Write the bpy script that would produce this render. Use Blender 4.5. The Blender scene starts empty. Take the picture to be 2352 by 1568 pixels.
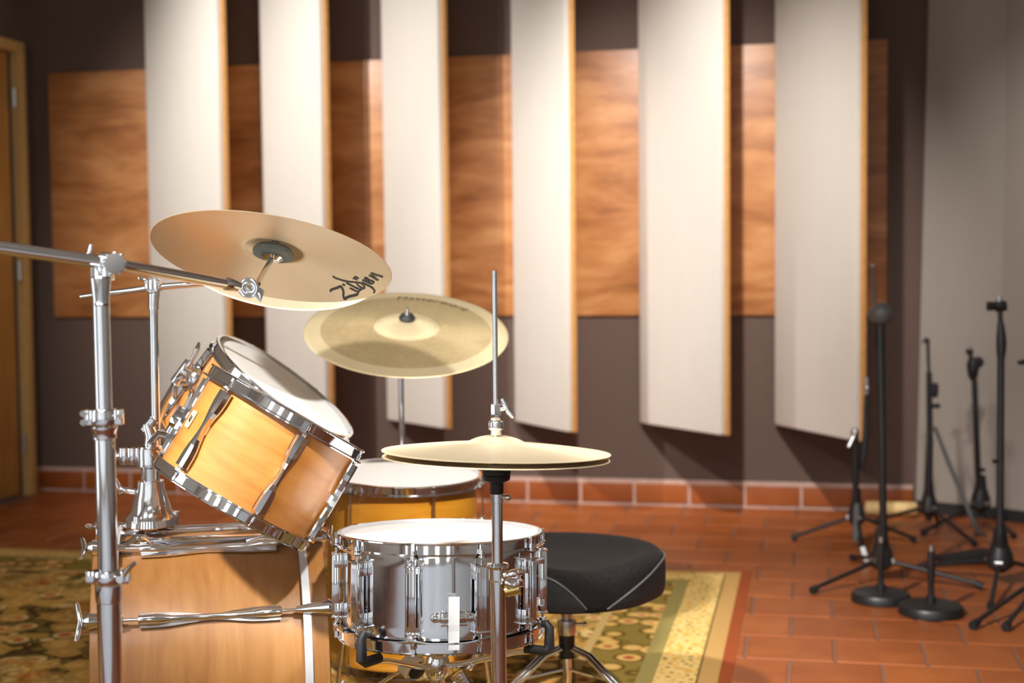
import bpy, bmesh, math, random
from mathutils import Vector as V, Matrix

random.seed(7)
SC = bpy.context.scene
COL = SC.collection
PI = math.pi
def R(a): return math.radians(a)

# ------------------------------------------------------------------ camera
W_PX, H_PX, F_PX = 2352, 1568, 3267.0
CAM_Z = 1.10
YAW, PITCH, ROLL = R(11.8), math.atan(184 / F_PX), 0.0105
fwd = V((-math.sin(YAW) * math.cos(PITCH), math.cos(YAW) * math.cos(PITCH), -math.sin(PITCH)))
r0 = V((math.cos(YAW), math.sin(YAW), 0))
u0 = r0.cross(fwd)
CR = r0 * math.cos(ROLL) - u0 * math.sin(ROLL)
CU = u0 * math.cos(ROLL) + r0 * math.sin(ROLL)
CAM = V((0, 0, CAM_Z))
cd = bpy.data.cameras.new('camera')
cam = bpy.data.objects.new('camera', cd)
COL.objects.link(cam)
m = Matrix.Identity(4)
for i in range(3):
    m[i][0], m[i][1], m[i][2], m[i][3] = CR[i], CU[i], -fwd[i], CAM[i]
cam.matrix_world = m
cd.sensor_width = 36
cd.lens = F_PX / W_PX * 36
cd.clip_start = 0.05
cd.dof.use_dof = True
cd.dof.focus_distance = 2.45
cd.dof.aperture_fstop = 3.4
SC.camera = cam

# ------------------------------------------------------------------ light and exposure
w = bpy.data.worlds.new('world')
SC.world = w
w.use_nodes = True
w.node_tree.nodes['Background'].inputs[0].default_value = (0.75, 0.85, 1.0, 1)
w.node_tree.nodes['Background'].inputs[1].default_value = 0.3
SC.view_settings.view_transform = 'Standard'
SC.view_settings.look = 'None'
SC.view_settings.exposure = 0.0
SC.view_settings.gamma = 1.0
SC.view_settings.use_curve_mapping = False

def spot(name, loc, target, watt, size, blend, radius, col):
    l = bpy.data.lights.new(name, 'SPOT')
    l.energy = watt; l.spot_size = R(size); l.spot_blend = blend
    l.shadow_soft_size = radius; l.color = col
    o = bpy.data.objects.new(name, l); COL.objects.link(o)
    o.location = loc
    o.rotation_euler = (V(target) - V(loc)).to_track_quat('-Z', 'Y').to_euler()
    return o
def area(name, loc, target, watt, sx, sy, col):
    l = bpy.data.lights.new(name, 'AREA')
    l.shape = 'RECTANGLE'; l.size = sx; l.size_y = sy; l.energy = watt; l.color = col
    o = bpy.data.objects.new(name, l); COL.objects.link(o)
    o.location = loc
    o.rotation_euler = (V(target) - V(loc)).to_track_quat('-Z', 'Y').to_euler()
    return o
WARM = (1.0, 0.955, 0.90)
spot('ceiling_spot_drums', (-1.90, 0.25, 3.3), (-0.62, 2.70, 1.0), 1500, 36, 1.0, 0.09, (1, 0.975, 0.94))
spot('added_drum_fill', (0.95, 0.55, 3.4), (-0.40, 3.05, 0.75), 1250, 33, 1.0, 0.07, (1, 0.975, 0.94))  # fill spot added to brighten the ride, snare, rug and throne
spot('ceiling_spot_wall_a', (-2.95, 3.6, 3.5), (-2.0, 6.3, 0.95), 730, 56, 1.0, 0.05, WARM)
spot('ceiling_spot_wall_b', (-0.55, 3.4, 3.5), (-0.55, 6.3, 0.95), 840, 42, 1.0, 0.05, WARM)
spot('ceiling_spot_corner', (0.3, 3.2, 3.5), (1.25, 6.0, 0.85), 330, 36, 1.0, 0.05, WARM)
DAY = (0.82, 0.91, 1.0)
WX = (-3.0, -1.9, -0.75, 0.45, 1.7)
for nm, wx, pw in zip('abcde', WX, (11, 11, 10, 9, 7)):      # light from five tall assumed windows, unseen behind the camera, narrowed to streak chrome
    area('assumed_window_light_' + nm, (wx, -2.97, 1.35), (wx, 4, 1.35), pw, 0.5, 2.6, DAY)
area('assumed_window_light_left', (-3.60, 0.9, 1.45), (3, 0.9, 1.45), 20, 1.3, 2.3, DAY)      # unseen left window, assumed and added to streak the poles
area('added_cymbal_fill', (-0.3, 0.4, 3.66), (-0.3, 0.4, 0), 20, 1.2, 0.6, (1, 0.97, 0.92))  # unseen panel, added to give the ride and hi-hat a bright reflection
area('added_chrome_fill', (-0.3, -1.7, 3.66), (-0.3, -1.7, 0), 55, 1.2, 0.6, (0.93, 0.97, 1.0))  # added behind the camera to brighten the carpet mirrored in the chrome

# ------------------------------------------------------------------ projection helpers
def ray(px, py):
    return fwd + CR * ((px - W_PX / 2) / F_PX) + CU * (-(py - H_PX / 2) / F_PX)
def P(px, py, d): return CAM + ray(px, py) * d
def FL(px, py, z=0.0):
    r = ray(px, py); return CAM + r * ((z - CAM_Z) / r.z)
def depth(p): return (V(p) - CAM).dot(fwd)
def px_of(p):
    q = V(p) - CAM; d = q.dot(fwd)
    return (W_PX / 2 + F_PX * q.dot(CR) / d, H_PX / 2 - F_PX * q.dot(CU) / d)
def frame(x, z, o):
    z = V(z).normalized(); x = V(x); x = (x - z * x.dot(z)).normalized(); y = z.cross(x)
    M = Matrix.Identity(4)
    for i in range(3):
        M[i][0], M[i][1], M[i][2], M[i][3] = x[i], y[i], z[i], o[i]
    return M
def view_frame(px, py, d, ang, ratio):
    """axes of a disc whose outline in the picture is an ellipse turned by ang (clockwise), minor/major = ratio
    (positive: its upper face is seen)"""
    c = P(px, py, d); s = (c - CAM).normalized()
    rg = CR - s * CR.dot(s); rg.normalize()
    v = CU - s * CU.dot(s); v = (v - rg * v.dot(rg)).normalized()
    a = R(ang)
    maj = rg * math.cos(a) - v * math.sin(a)
    mup = rg * math.sin(a) + v * math.cos(a)
    n = mup * math.sqrt(1 - ratio * ratio) - s * ratio
    return frame(maj, n, c)

# ------------------------------------------------------------------ materials
def nt(name):
    mt = bpy.data.materials.new(name); mt.use_nodes = True
    t = mt.node_tree; b = t.nodes['Principled BSDF']
    return mt, t, b
def N(t, kind, **kw):
    n = t.nodes.new(kind)
    for k, v in kw.items():
        if k in n.inputs: n.inputs[k].default_value = v
        else: setattr(n, k, v)
    return n
def ramp(t, stops, src):
    r = t.nodes.new('ShaderNodeValToRGB')
    e = r.color_ramp.elements
    while len(e) < len(stops): e.new(0.5)
    for k, (p, c) in enumerate(stops):
        e[k].position = p; e[k].color = (*c, 1)
    t.links.new(src, r.inputs[0]); return r
def srgb(r, g, b):
    f = lambda c: c / 12.92 if c <= 0.04045 else ((c + 0.055) / 1.055) ** 2.4
    return (f(r / 255), f(g / 255), f(b / 255))
def mix(t, a, b, fac, mode='MIX'):
    n = t.nodes.new('ShaderNodeMix'); n.data_type = 'RGBA'; n.blend_type = mode
    for sock, v in ((n.inputs[0], fac), (n.inputs[6], a), (n.inputs[7], b)):
        if hasattr(v, 'links') or hasattr(v, 'is_output'): t.links.new(v, sock)
        else: sock.default_value = v if not isinstance(v, tuple) else (*v, 1)
    return n.outputs[2]
def mathn(t, op, a, b=None, c=None):
    n = t.nodes.new('ShaderNodeMath'); n.operation = op
    for i, v in enumerate((a, b, c)):
        if v is None: continue
        if hasattr(v, 'is_output'): t.links.new(v, n.inputs[i])
        else: n.inputs[i].default_value = v
    return n.outputs[0]
def coord(t, scale=(1, 1, 1), kind='Object', rnd=False):
    tc = t.nodes.new('ShaderNodeTexCoord')
    mp = t.nodes.new('ShaderNodeMapping'); mp.inputs['Scale'].default_value = scale
    t.links.new(tc.outputs[kind], mp.inputs[0])
    if rnd:
        oi = t.nodes.new('ShaderNodeObjectInfo')
        vm = t.nodes.new('ShaderNodeVectorMath'); vm.operation = 'SCALE'; vm.inputs[0].default_value = (37, 91, 53)
        t.links.new(oi.outputs['Random'], vm.inputs['Scale'])
        t.links.new(vm.outputs[0], mp.inputs['Location'])
    return mp.outputs[0]
def bump(t, b, h, strength=0.2, dist=0.002):
    n = t.nodes.new('ShaderNodeBump'); n.inputs['Strength'].default_value = strength
    n.inputs['Distance'].default_value = dist
    t.links.new(h, n.inputs['Height']); t.links.new(n.outputs[0], b.inputs['Normal'])

M = {}
def plain(name, col, rough, metal=0.0, coat=0.0, noise=0.0, nscale=30, rvar=0.0):
    mt, t, b = nt(name)
    b.inputs['Base Color'].default_value = (*col, 1)
    b.inputs['Roughness'].default_value = rough
    b.inputs['Metallic'].default_value = metal
    b.inputs['Coat Weight'].default_value = coat
    b.inputs['Coat Roughness'].default_value = 0.06
    n = N(t, 'ShaderNodeTexNoise', Scale=nscale, Detail=4.0)
    t.links.new(coord(t), n.inputs['Vector'])
    if noise:
        lo = tuple(c * (1 - noise) for c in col); hi = tuple(min(1, c * (1 + noise)) for c in col)
        r = ramp(t, [(0.3, lo), (0.7, hi)], n.outputs['Fac'])
        t.links.new(r.outputs[0], b.inputs['Base Color'])
    if rvar:
        t.links.new(mathn(t, 'MULTIPLY_ADD', n.outputs['Fac'], rvar, rough - rvar / 2), b.inputs['Roughness'])
    M[name] = mt
    return mt, t, b
plain('chrome', (0.80, 0.80, 0.82), 0.07, 1.0, rvar=0.05, nscale=60)
plain('chrome_pitted', (0.66, 0.67, 0.69), 0.20, 1.0, noise=0.35, nscale=260)
plain('steel', (0.55, 0.55, 0.56), 0.28, 1.0)
plain('brass', (0.72, 0.52, 0.20), 0.2, 1.0)
plain('black_metal', (0.012, 0.012, 0.013), 0.42, noise=0.2)
plain('black_rubber', (0.010, 0.010, 0.011), 0.6)
plain('black_vinyl', (0.009, 0.009, 0.009), 0.55, noise=0.3, nscale=400)
bpy.data.materials['black_vinyl'].node_tree.nodes['Principled BSDF'].inputs['Specular IOR Level'].default_value = 0.3
plain('piping', (0.07, 0.065, 0.062), 0.5)
plain('gray_plastic', (0.10, 0.10, 0.10), 0.5)
plain('dial_gray', (0.16, 0.155, 0.15), 0.55)
plain('felt_gray', (0.22, 0.26, 0.25), 0.95, noise=0.15, nscale=200)
plain('felt_cream', (0.78, 0.72, 0.60), 0.95, noise=0.06, nscale=200)
plain('white_plastic', (0.82, 0.83, 0.83), 0.35)
plain('hoop_inlay', (0.74, 0.76, 0.78), 0.25, 0.3)
plain('pale_wood', srgb(222, 190, 130), 0.6, noise=0.08)
plain('baffle_edge', srgb(214, 158, 92), 0.55, noise=0.1)
plain('drum_head', (0.86, 0.84, 0.80), 0.42, noise=0.02)
plain('ink', (0.010, 0.009, 0.008), 0.5)
plain('ink_faded', (0.05, 0.035, 0.012), 0.6)
plain('badge', (0.80, 0.70, 0.42), 0.35, 0.2)
plain('mortar', srgb(188, 160, 148), 0.85, noise=0.1, nscale=25)
plain('grout', srgb(116, 80, 62), 0.9, noise=0.12, nscale=25)
plain('wall_brown', srgb(92, 74, 66), 0.85, noise=0.08, nscale=60)
plain('wall_cream', (0.62, 0.58, 0.52), 0.8, noise=0.03)
plain('ceiling_white', (0.55, 0.53, 0.50), 0.9)
plain('door_casing', srgb(196, 160, 98), 0.5, noise=0.06)
plain('added_bounce_carpet', (0.68, 0.70, 0.74), 0.95, noise=0.08, nscale=150)  # pale floor added out of view for the chrome to reflect
plain('interior_dark', (0.02, 0.015, 0.01), 0.8)

# velour of the throne top
mt, t, b = nt('velour')
n = N(t, 'ShaderNodeTexNoise', Scale=140.0, Detail=4.0); t.links.new(coord(t), n.inputs['Vector'])
r = ramp(t, [(0.3, (0.006, 0.005, 0.005)), (0.75, (0.012, 0.010, 0.009))], n.outputs['Fac'])
t.links.new(r.outputs[0], b.inputs['Base Color']); b.inputs['Roughness'].default_value = 0.95
b.inputs['Specular IOR Level'].default_value = 0.12; b.inputs['Sheen Weight'].default_value = 0.05; b.inputs['Sheen Roughness'].default_value = 0.4
b.inputs['Sheen Tint'].default_value = (0.55, 0.45, 0.38, 1)
M['velour'] = mt

def fabric(name, col, k=0.06):
    mt, t, b = nt(name)
    wv = N(t, 'ShaderNodeTexWave', Scale=160.0, Distortion=1.5); wv.bands_direction = 'Z'
    wv2 = N(t, 'ShaderNodeTexWave', Scale=160.0, Distortion=1.5); wv2.bands_direction = 'X'
    c = coord(t)
    t.links.new(c, wv.inputs['Vector']); t.links.new(c, wv2.inputs['Vector'])
    n = N(t, 'ShaderNodeTexNoise', Scale=5.0, Detail=3.0); t.links.new(coord(t, (2, 2, .4)), n.inputs['Vector'])
    h = mathn(t, 'ADD', wv.outputs['Fac'], wv2.outputs['Fac'])
    f = mathn(t, 'ADD', mathn(t, 'MULTIPLY', h, 0.25), mathn(t, 'MULTIPLY', n.outputs['Fac'], 0.5))
    r = ramp(t, [(0.2, tuple(x * (1 - k) for x in col)), (0.8, tuple(min(1, x * (1 + k)) for x in col))], f)
    t.links.new(r.outputs[0], b.inputs['Base Color'])
    b.inputs['Roughness'].default_value = 0.9
    b.inputs['Sheen Weight'].default_value = 0.15
    bump(t, b, h, 0.25, 0.001)
    M[name] = mt
fabric('fabric_cream', (0.70, 0.655, 0.595))
fabric('fabric_gray', srgb(158, 149, 140), 0.05)

# figured veneer behind the baffles
mt, t, b = nt('veneer')
c = coord(t, (0.35, 1, 1), rnd=True)
n1 = N(t, 'ShaderNodeTexNoise', Scale=3.0, Detail=3.0, Roughness=0.5); t.links.new(c, n1.inputs['Vector'])
c2 = coord(t, (1.1, 1, 5.0), rnd=True)
dsp = t.nodes.new('ShaderNodeVectorMath'); dsp.operation = 'MULTIPLY_ADD'
t.links.new(n1.outputs['Color'], dsp.inputs[0]); dsp.inputs[1].default_value = (0.4, 0, 1.5); t.links.new(c2, dsp.inputs[2])
n2 = N(t, 'ShaderNodeTexNoise', Scale=2.2, Detail=7.0, Roughness=0.62); t.links.new(dsp.outputs[0], n2.inputs['Vector'])
r = ramp(t, [(0.28, srgb(128, 78, 42)), (0.44, srgb(166, 108, 62)), (0.58, srgb(190, 132, 82)), (0.74, srgb(208, 156, 108))], n2.outputs['Fac'])
t.links.new(r.outputs[0], b.inputs['Base Color'])
b.inputs['Roughness'].default_value = 0.38
M['veneer'] = mt

def grain(name, lo, mid, hi, scale, sc=(1, 1, 1), rough=0.3, coat=0.6):
    mt, t, b = nt(name)
    c = coord(t, sc)
    n = N(t, 'ShaderNodeTexNoise', Scale=scale, Detail=6.0, Roughness=0.6, Distortion=0.6); t.links.new(c, n.inputs['Vector'])
    nn = N(t, 'ShaderNodeTexNoise', Scale=4.0, Detail=2.0); t.links.new(coord(t), nn.inputs['Vector'])
    f = mathn(t, 'ADD', mathn(t, 'MULTIPLY', n.outputs['Fac'], 0.7), mathn(t, 'MULTIPLY', nn.outputs['Fac'], 0.3))
    r = ramp(t, [(0.33, lo), (0.5, mid), (0.68, hi)], f)
    t.links.new(r.outputs[0], b.inputs['Base Color'])
    b.inputs['Roughness'].default_value = rough
    b.inputs['Coat Weight'].default_value = coat; b.inputs['Coat Roughness'].default_value = 0.22
    M[name] = mt
grain('maple_amber', srgb(184, 112, 44), srgb(200, 130, 58), srgb(212, 146, 74), 5, (1, 1, 9), 0.36, 0.8)
grain('maple_bass', srgb(142, 90, 40), srgb(158, 106, 52), srgb(172, 122, 66), 4, (1.2, 1.2, 9), 0.42, 0.25)
grain('maple_floor', srgb(176, 112, 22), srgb(196, 130, 32), srgb(208, 144, 46), 5, (1, 1, 5), 0.33, 0.6)
grain('door_wood', srgb(168, 118, 52), srgb(184, 134, 66), srgb(196, 148, 80), 3, (6, 6, .7), 0.45, 0.2)

# terracotta
mt, t, b = nt('terracotta')
oi = t.nodes.new('ShaderNodeObjectInfo')
n = N(t, 'ShaderNodeTexNoise', Scale=9.0, Detail=5.0); t.links.new(coord(t, rnd=True), n.inputs['Vector'])
g = t.nodes.new('ShaderNodeNewGeometry')
f = mathn(t, 'ADD', mathn(t, 'MULTIPLY', oi.outputs['Random'], 0.35), mathn(t, 'MULTIPLY', n.outputs['Fac'], 0.65))
f = mathn(t, 'ADD', f, mathn(t, 'MULTIPLY', g.outputs['Random Per Island'], 0.0))
r = ramp(t, [(0.2, srgb(128, 64, 24)), (0.5, srgb(148, 78, 32)), (0.8, srgb(164, 92, 42))], f)
t.links.new(r.outputs[0], b.inputs['Base Color'])
b.inputs['Roughness'].default_value = 0.42
bump(t, b, n.outputs['Fac'], 0.15, 0.002)
M['terracotta'] = mt

# cymbal bronze: rings turned into the metal, radial streaks from the turned grain
def bronze(name, base, dark, r_bell, r_band, ring_k, rough, rings=260.0, mott=0.5):
    mt, t, b = nt(name)
    tc = t.nodes.new('ShaderNodeTexCoord')
    sx = t.nodes.new('ShaderNodeSeparateXYZ'); t.links.new(tc.outputs['Object'], sx.inputs[0])
    rr = mathn(t, 'SQRT', mathn(t, 'ADD', mathn(t, 'POWER', sx.outputs[0], 2.0), mathn(t, 'POWER', sx.outputs[1], 2.0)))
    n = N(t, 'ShaderNodeTexNoise', Scale=70.0, Detail=5.0, Roughness=0.7); t.links.new(tc.outputs['Object'], n.inputs['Vector'])
    big = N(t, 'ShaderNodeTexNoise', Scale=9.0, Detail=3.0); t.links.new(tc.outputs['Object'], big.inputs['Vector'])
    sn = mathn(t, 'SINE', mathn(t, 'ADD', mathn(t, 'MULTIPLY', rr, rings * 6.283), mathn(t, 'MULTIPLY', n.outputs['Fac'], 5.0)))
    ring = mathn(t, 'MULTIPLY_ADD', sn, 0.5, 0.5)
    inb = mathn(t, 'MULTIPLY', mathn(t, 'GREATER_THAN', rr, r_bell), mathn(t, 'LESS_THAN', rr, r_band))
    d = mathn(t, 'MULTIPLY', mathn(t, 'ADD', mathn(t, 'MULTIPLY', ring, ring_k), mathn(t, 'MULTIPLY', n.outputs['Fac'], mott)), inb)
    c = mix(t, base, dark, d)
    c = mix(t, c, tuple(x * 0.86 for x in base), mathn(t, 'MULTIPLY', big.outputs['Fac'], 0.5))
    t.links.new(c, b.inputs['Base Color'])
    b.inputs['Metallic'].default_value = 0.72
    t.links.new(mathn(t, 'MULTIPLY_ADD', big.outputs['Fac'], 0.10, rough), b.inputs['Roughness'])
    b.inputs['Anisotropic'].default_value = 0.65
    tg = t.nodes.new('ShaderNodeTangent'); tg.direction_type = 'RADIAL'; tg.axis = 'Z'
    t.links.new(tg.outputs[0], b.inputs['Tangent'])
    M[name] = mt
bronze('bronze_crash', (0.86, 0.70, 0.46), (0.74, 0.58, 0.36), 0.0, 0.30, 0.2, 0.36, 300.0, 0.3)
bronze('bronze_ride', (0.92, 0.76, 0.46), (0.40, 0.25, 0.07), 0.081, 0.213, 0.5, 0.34, 150.0, 0.75)
bronze('bronze_hat', (0.90, 0.76, 0.52), (0.78, 0.64, 0.42), 0.045, 0.30, 0.15, 0.40, 300.0, 0.15)

# rug
RUG_FAR = FL(1725, 1312); RUG_NEAR = FL(1682, 1568)
RX1 = (RUG_FAR.x + RUG_NEAR.x) / 2; RY1 = RUG_FAR.y
RX0, RY0 = RX1 - 4.6, 1.2
mt, t, b = nt('rug_pile')
tc = t.nodes.new('ShaderNodeTexCoord')
sx = t.nodes.new('ShaderNodeSeparateXYZ'); t.links.new(tc.outputs['Object'], sx.inputs[0])
hw, hh = (RX1 - RX0) / 2, (RY1 - RY0) / 2
ex = mathn(t, 'SUBTRACT', hw, mathn(t, 'ABSOLUTE', sx.outputs[0]))
ey = mathn(t, 'SUBTRACT', hh, mathn(t, 'ABSOLUTE', sx.outputs[1]))
e = mathn(t, 'MINIMUM', ex, ey)
def vor(scale, feat='F1'):
    v = N(t, 'ShaderNodeTexVoronoi', Scale=scale); v.feature = feat
    t.links.new(tc.outputs['Object'], v.inputs['Vector']); return v
wob = N(t, 'ShaderNodeTexNoise', Scale=6.0, Detail=4.0); t.links.new(tc.outputs['Object'], wob.inputs['Vector'])
fine = N(t, 'ShaderNodeTexNoise', Scale=22.0, Detail=4.0); t.links.new(tc.outputs['Object'], fine.inputs['Vector'])
v1 = vor(13.0); v2 = vor(34.0); v3 = vor(9.0)
GOLD, TAN, OLIVE = srgb(206, 160, 78), srgb(220, 184, 112), srgb(138, 116, 52)
RUST, DARK, CREAM = srgb(190, 98, 50), srgb(84, 60, 26), srgb(224, 190, 122)
# field: gold ground with ringed blossoms, olive leaves and rust patches
petal = ramp(t, [(0.0, RUST), (0.26, RUST), (0.30, CREAM), (0.44, CREAM), (0.50, DARK), (0.60, OLIVE), (0.72, DARK), (1, DARK)],
             mathn(t, 'MULTIPLY', v1.outputs['Distance'], 1.0))
cellc = N(t, 'ShaderNodeSeparateColor'); t.links.new(v1.outputs['Color'], cellc.inputs[0])
petal2 = mix(t, petal.outputs[0], GOLD, mathn(t, 'MULTIPLY', mathn(t, 'GREATER_THAN', cellc.outputs[0], 0.55), 0.75))
ground = ramp(t, [(0.30, RUST), (0.42, GOLD), (0.55, TAN), (0.62, OLIVE), (0.70, GOLD)], wob.outputs['Fac'])
lines = ramp(t, [(0.38, (1, 1, 1)), (0.41, RUST), (0.44, (1, 1, 1)), (0.48, DARK), (0.52, (1, 1, 1)), (0.57, OLIVE), (0.61, (1, 1, 1))], fine.outputs['Fac'])
gr2 = mix(t, ground.outputs[0], lines.outputs[0], 0.75, 'MULTIPLY')
zone = N(t, 'ShaderNodeTexNoise', Scale=1.7, Detail=2.0); t.links.new(tc.outputs['Object'], zone.inputs['Vector'])
zf = ramp(t, [(0.47, (0, 0, 0)), (0.50, (1, 1, 1))], zone.outputs['Fac'])
field = mix(t, gr2, petal2, zf.outputs[0])
# the left end of the field is dark red
redz = ramp(t, [(0.40, (0, 0, 0)), (0.52, (1, 1, 1))], mathn(t, 'MULTIPLY_ADD', sx.outputs[0], -0.35, 0.25))
redf = mix(t, srgb(112, 48, 26), petal2, ramp(t, [(0.46, (0, 0, 0)), (0.54, (1, 1, 1))], fine.outputs['Fac']).outputs[0])
field = mix(t, field, redf, redz.outputs[0])
# borders from the outside in
bord_a = mix(t, CREAM, petal.outputs[0], 0.55)
dots = ramp(t, [(0.0, RUST), (0.20, OLIVE), (0.32, TAN), (0.52, CREAM), (0.75, GOLD)], v2.outputs['Distance'])
cells = ramp(t, [(0.0, DARK), (0.16, RUST), (0.30, TAN), (0.42, GOLD), (0.50, DARK), (0.62, OLIVE)], v1.outputs['Distance'])
def step(a): return mathn(t, 'GREATER_THAN', e, a)
c = mix(t, srgb(146, 72, 38), srgb(182, 142, 84), step(0.035))
c = mix(t, c, srgb(104, 86, 44), step(0.085))
c = mix(t, c, dots.outputs[0], step(0.091))
c = mix(t, c, srgb(150, 134, 78), step(0.20))
c = mix(t, c, cells.outputs[0], step(0.245))
c = mix(t, c, srgb(196, 164, 104), step(0.40))
c = mix(t, c, field, step(0.425))
t.links.new(c, b.inputs['Base Color'])
b.inputs['Roughness'].default_value = 0.95
b.inputs['Specular IOR Level'].default_value = 0.1
pile = N(t, 'ShaderNodeTexNoise', Scale=320.0, Detail=2.0); t.links.new(tc.outputs['Object'], pile.inputs['Vector'])
bump(t, b, pile.outputs['Fac'], 0.5, 0.003)
M['rug_pile'] = mt

# ------------------------------------------------------------------ mesh collector
class MB:
    def __init__(s): s.v, s.f = [], []
    def add(s, vs, fs):
        o = len(s.v); s.v += [V(x) for x in vs]; s.f += [[i + o for i in f] for f in fs]; return s
    def box(s, c, sz, Mx=None):
        c = V(c); h = V(sz) / 2
        vs = [V((x * h.x, y * h.y, z * h.z)) for x in (-1, 1) for y in (-1, 1) for z in (-1, 1)]
        if Mx is not None: vs = [Mx @ q for q in vs]
        vs = [q + c for q in vs]
        return s.add(vs, [(0, 1, 3, 2), (4, 6, 7, 5), (0, 4, 5, 1), (2, 3, 7, 6), (0, 2, 6, 4), (1, 5, 7, 3)])
    def tube(s, path, r, seg=12, caps=True):
        path = [V(p) for p in path]
        rs = r if isinstance(r, (list, tuple)) else [r] * len(path)
        vs, fs = [], []
        prev = None
        for i, p in enumerate(path):
            a = path[max(0, i - 1)]; c = path[min(len(path) - 1, i + 1)]
            d = (c - a)
            if d.length < 1e-9: d = V((0, 0, 1))
            d.normalize()
            if prev is None:
                x = d.cross(V((0, 0, 1)))
                if x.length < 1e-3: x = d.cross(V((1, 0, 0)))
            else: x = prev - d * prev.dot(d)
            x.normalize(); prev = x; y = d.cross(x)
            for k in range(seg):
                th = 2 * PI * k / seg
                vs.append(p + (x * math.cos(th) + y * math.sin(th)) * rs[i])
        for i in range(len(path) - 1):
            for k in range(seg):
                k2 = (k + 1) % seg
                fs.append((i * seg + k, i * seg + k2, (i + 1) * seg + k2, (i + 1) * seg + k))
        if caps:
            fs.append(tuple(reversed(range(seg)))); n = (len(path) - 1) * seg
            fs.append(tuple(range(n, n + seg)))
        return s.add(vs, fs)
    def cyl(s, p0, p1, r0, r1=None, seg=20, caps=True):
        return s.tube([p0, p1], [r0, r0 if r1 is None else r1], seg, caps)
    def lathe(s, prof, seg=48, Mx=None, closed=False):
        vs, fs, n = [], [], len(prof)
        for k in range(seg):
            th = 2 * PI * k / seg
            for (r, z) in prof:
                q = V((r * math.cos(th), r * math.sin(th), z)); vs.append(Mx @ q if Mx is not None else q)
        for k in range(seg):
            k2 = (k + 1) % seg
            for j in range(n if closed else n - 1):
                j2 = (j + 1) % n
                fs.append((k * n + j, k2 * n + j, k2 * n + j2, k * n + j2))
        return s.add(vs, fs)
    def ball(s, c, r, seg=14, sc=(1, 1, 1)):
        Mx = Matrix.Translation(V(c)) @ Matrix.Diagonal((*sc, 1))
        pr = [(r * math.sin(PI * i / 8), -r * math.cos(PI * i / 8)) for i in range(9)]
        pr[0] = (1e-5, -r); pr[-1] = (1e-5, r)
        return s.lathe(pr, seg, Mx)
    def prism(s, outl, th, Mx):
        """outline in the local xy plane, thickness along local z (0..th)"""
        n = len(outl)
        vs = [Mx @ V((x, y, 0)) for x, y in outl] + [Mx @ V((x, y, th)) for x, y in outl]
        fs = [tuple(reversed(range(n))), tuple(range(n, 2 * n))]
        fs += [(i, (i + 1) % n, n + (i + 1) % n, n + i) for i in range(n)]
        return s.add(vs, fs)
    def wing(s, c, ax, up, size, r=0.004):
        """wing screw: hub on c along ax, two wings along up"""
        c, ax, up = V(c), V(ax).normalized(), V(up); up = (up - ax * up.dot(ax)).normalized()
        s.cyl(c - ax * size * .35, c + ax * size * .35, r * 1.3, r * 1.1, 12)
        for q in (-1, 1):
            s.tube([c + ax * size * .1, c + up * q * size * .45 + ax * size * .3, c + up * q * size + ax * size * .55],
                   [r * .75, r * .95, r * .8], 8)
        return s
    def mesh(s, name, mat, bevel=0.0, sharp=40):
        me = bpy.data.meshes.new(name)
        me.from_pydata([tuple(x) for x in s.v], [], s.f)
        bm = bmesh.new(); bm.from_mesh(me)
        bmesh.ops.recalc_face_normals(bm, faces=bm.faces)
        if bevel:
            es = [e for e in bm.edges if len(e.link_faces) == 2 and e.calc_face_angle(0) > R(50)]
            bmesh.ops.bevel(bm, geom=es, offset=bevel, segments=2, affect='EDGES', profile=0.6, clamp_overlap=True)
        bm.to_mesh(me); bm.free()
        me.polygons.foreach_set('use_smooth', [True] * len(me.polygons))
        me.set_sharp_from_angle(angle=R(sharp))
        me.materials.append(M[mat] if isinstance(mat, str) else mat)
        return me
    def build(s, name, mat, parent=None, bevel=0.0, sharp=40, mx=None):
        o = bpy.data.objects.new(name, s.mesh(name, mat, bevel, sharp)); COL.objects.link(o)
        if parent is not None: o.parent = parent
        if mx is not None: o.matrix_local = mx
        return o

def tag(o, label, cat, group=None):
    o['label'] = label; o['category'] = cat
    if group: o['group'] = group
    return o
def thing(name, label, cat, mx=None, group=None):
    o = bpy.data.objects.new(name, None); COL.objects.link(o)
    o.empty_display_size = 0.05
    if mx is not None: o.matrix_world = mx if isinstance(mx, Matrix) else Matrix.Translation(V(mx))
    return tag(o, label, cat, group)
def struct(o): o['kind'] = 'structure'; return o
def link(name, me, parent, mx=None):
    o = bpy.data.objects.new(name, me); COL.objects.link(o); o.parent = parent
    if mx is not None: o.matrix_local = mx
    return o
T = Matrix.Translation
def RZ(a): return Matrix.Rotation(a, 4, 'Z')
rH = r0.copy(); fH = V((-math.sin(YAW), math.cos(YAW), 0)); UP = V((0, 0, 1))

# ================================================================== the room
WALL_Y = FL(1180, 1152).y
XL = FL(118, 1118).x
XR = 0.47
CEIL = 3.7
XB, YB = 3.2, -3.0
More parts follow.
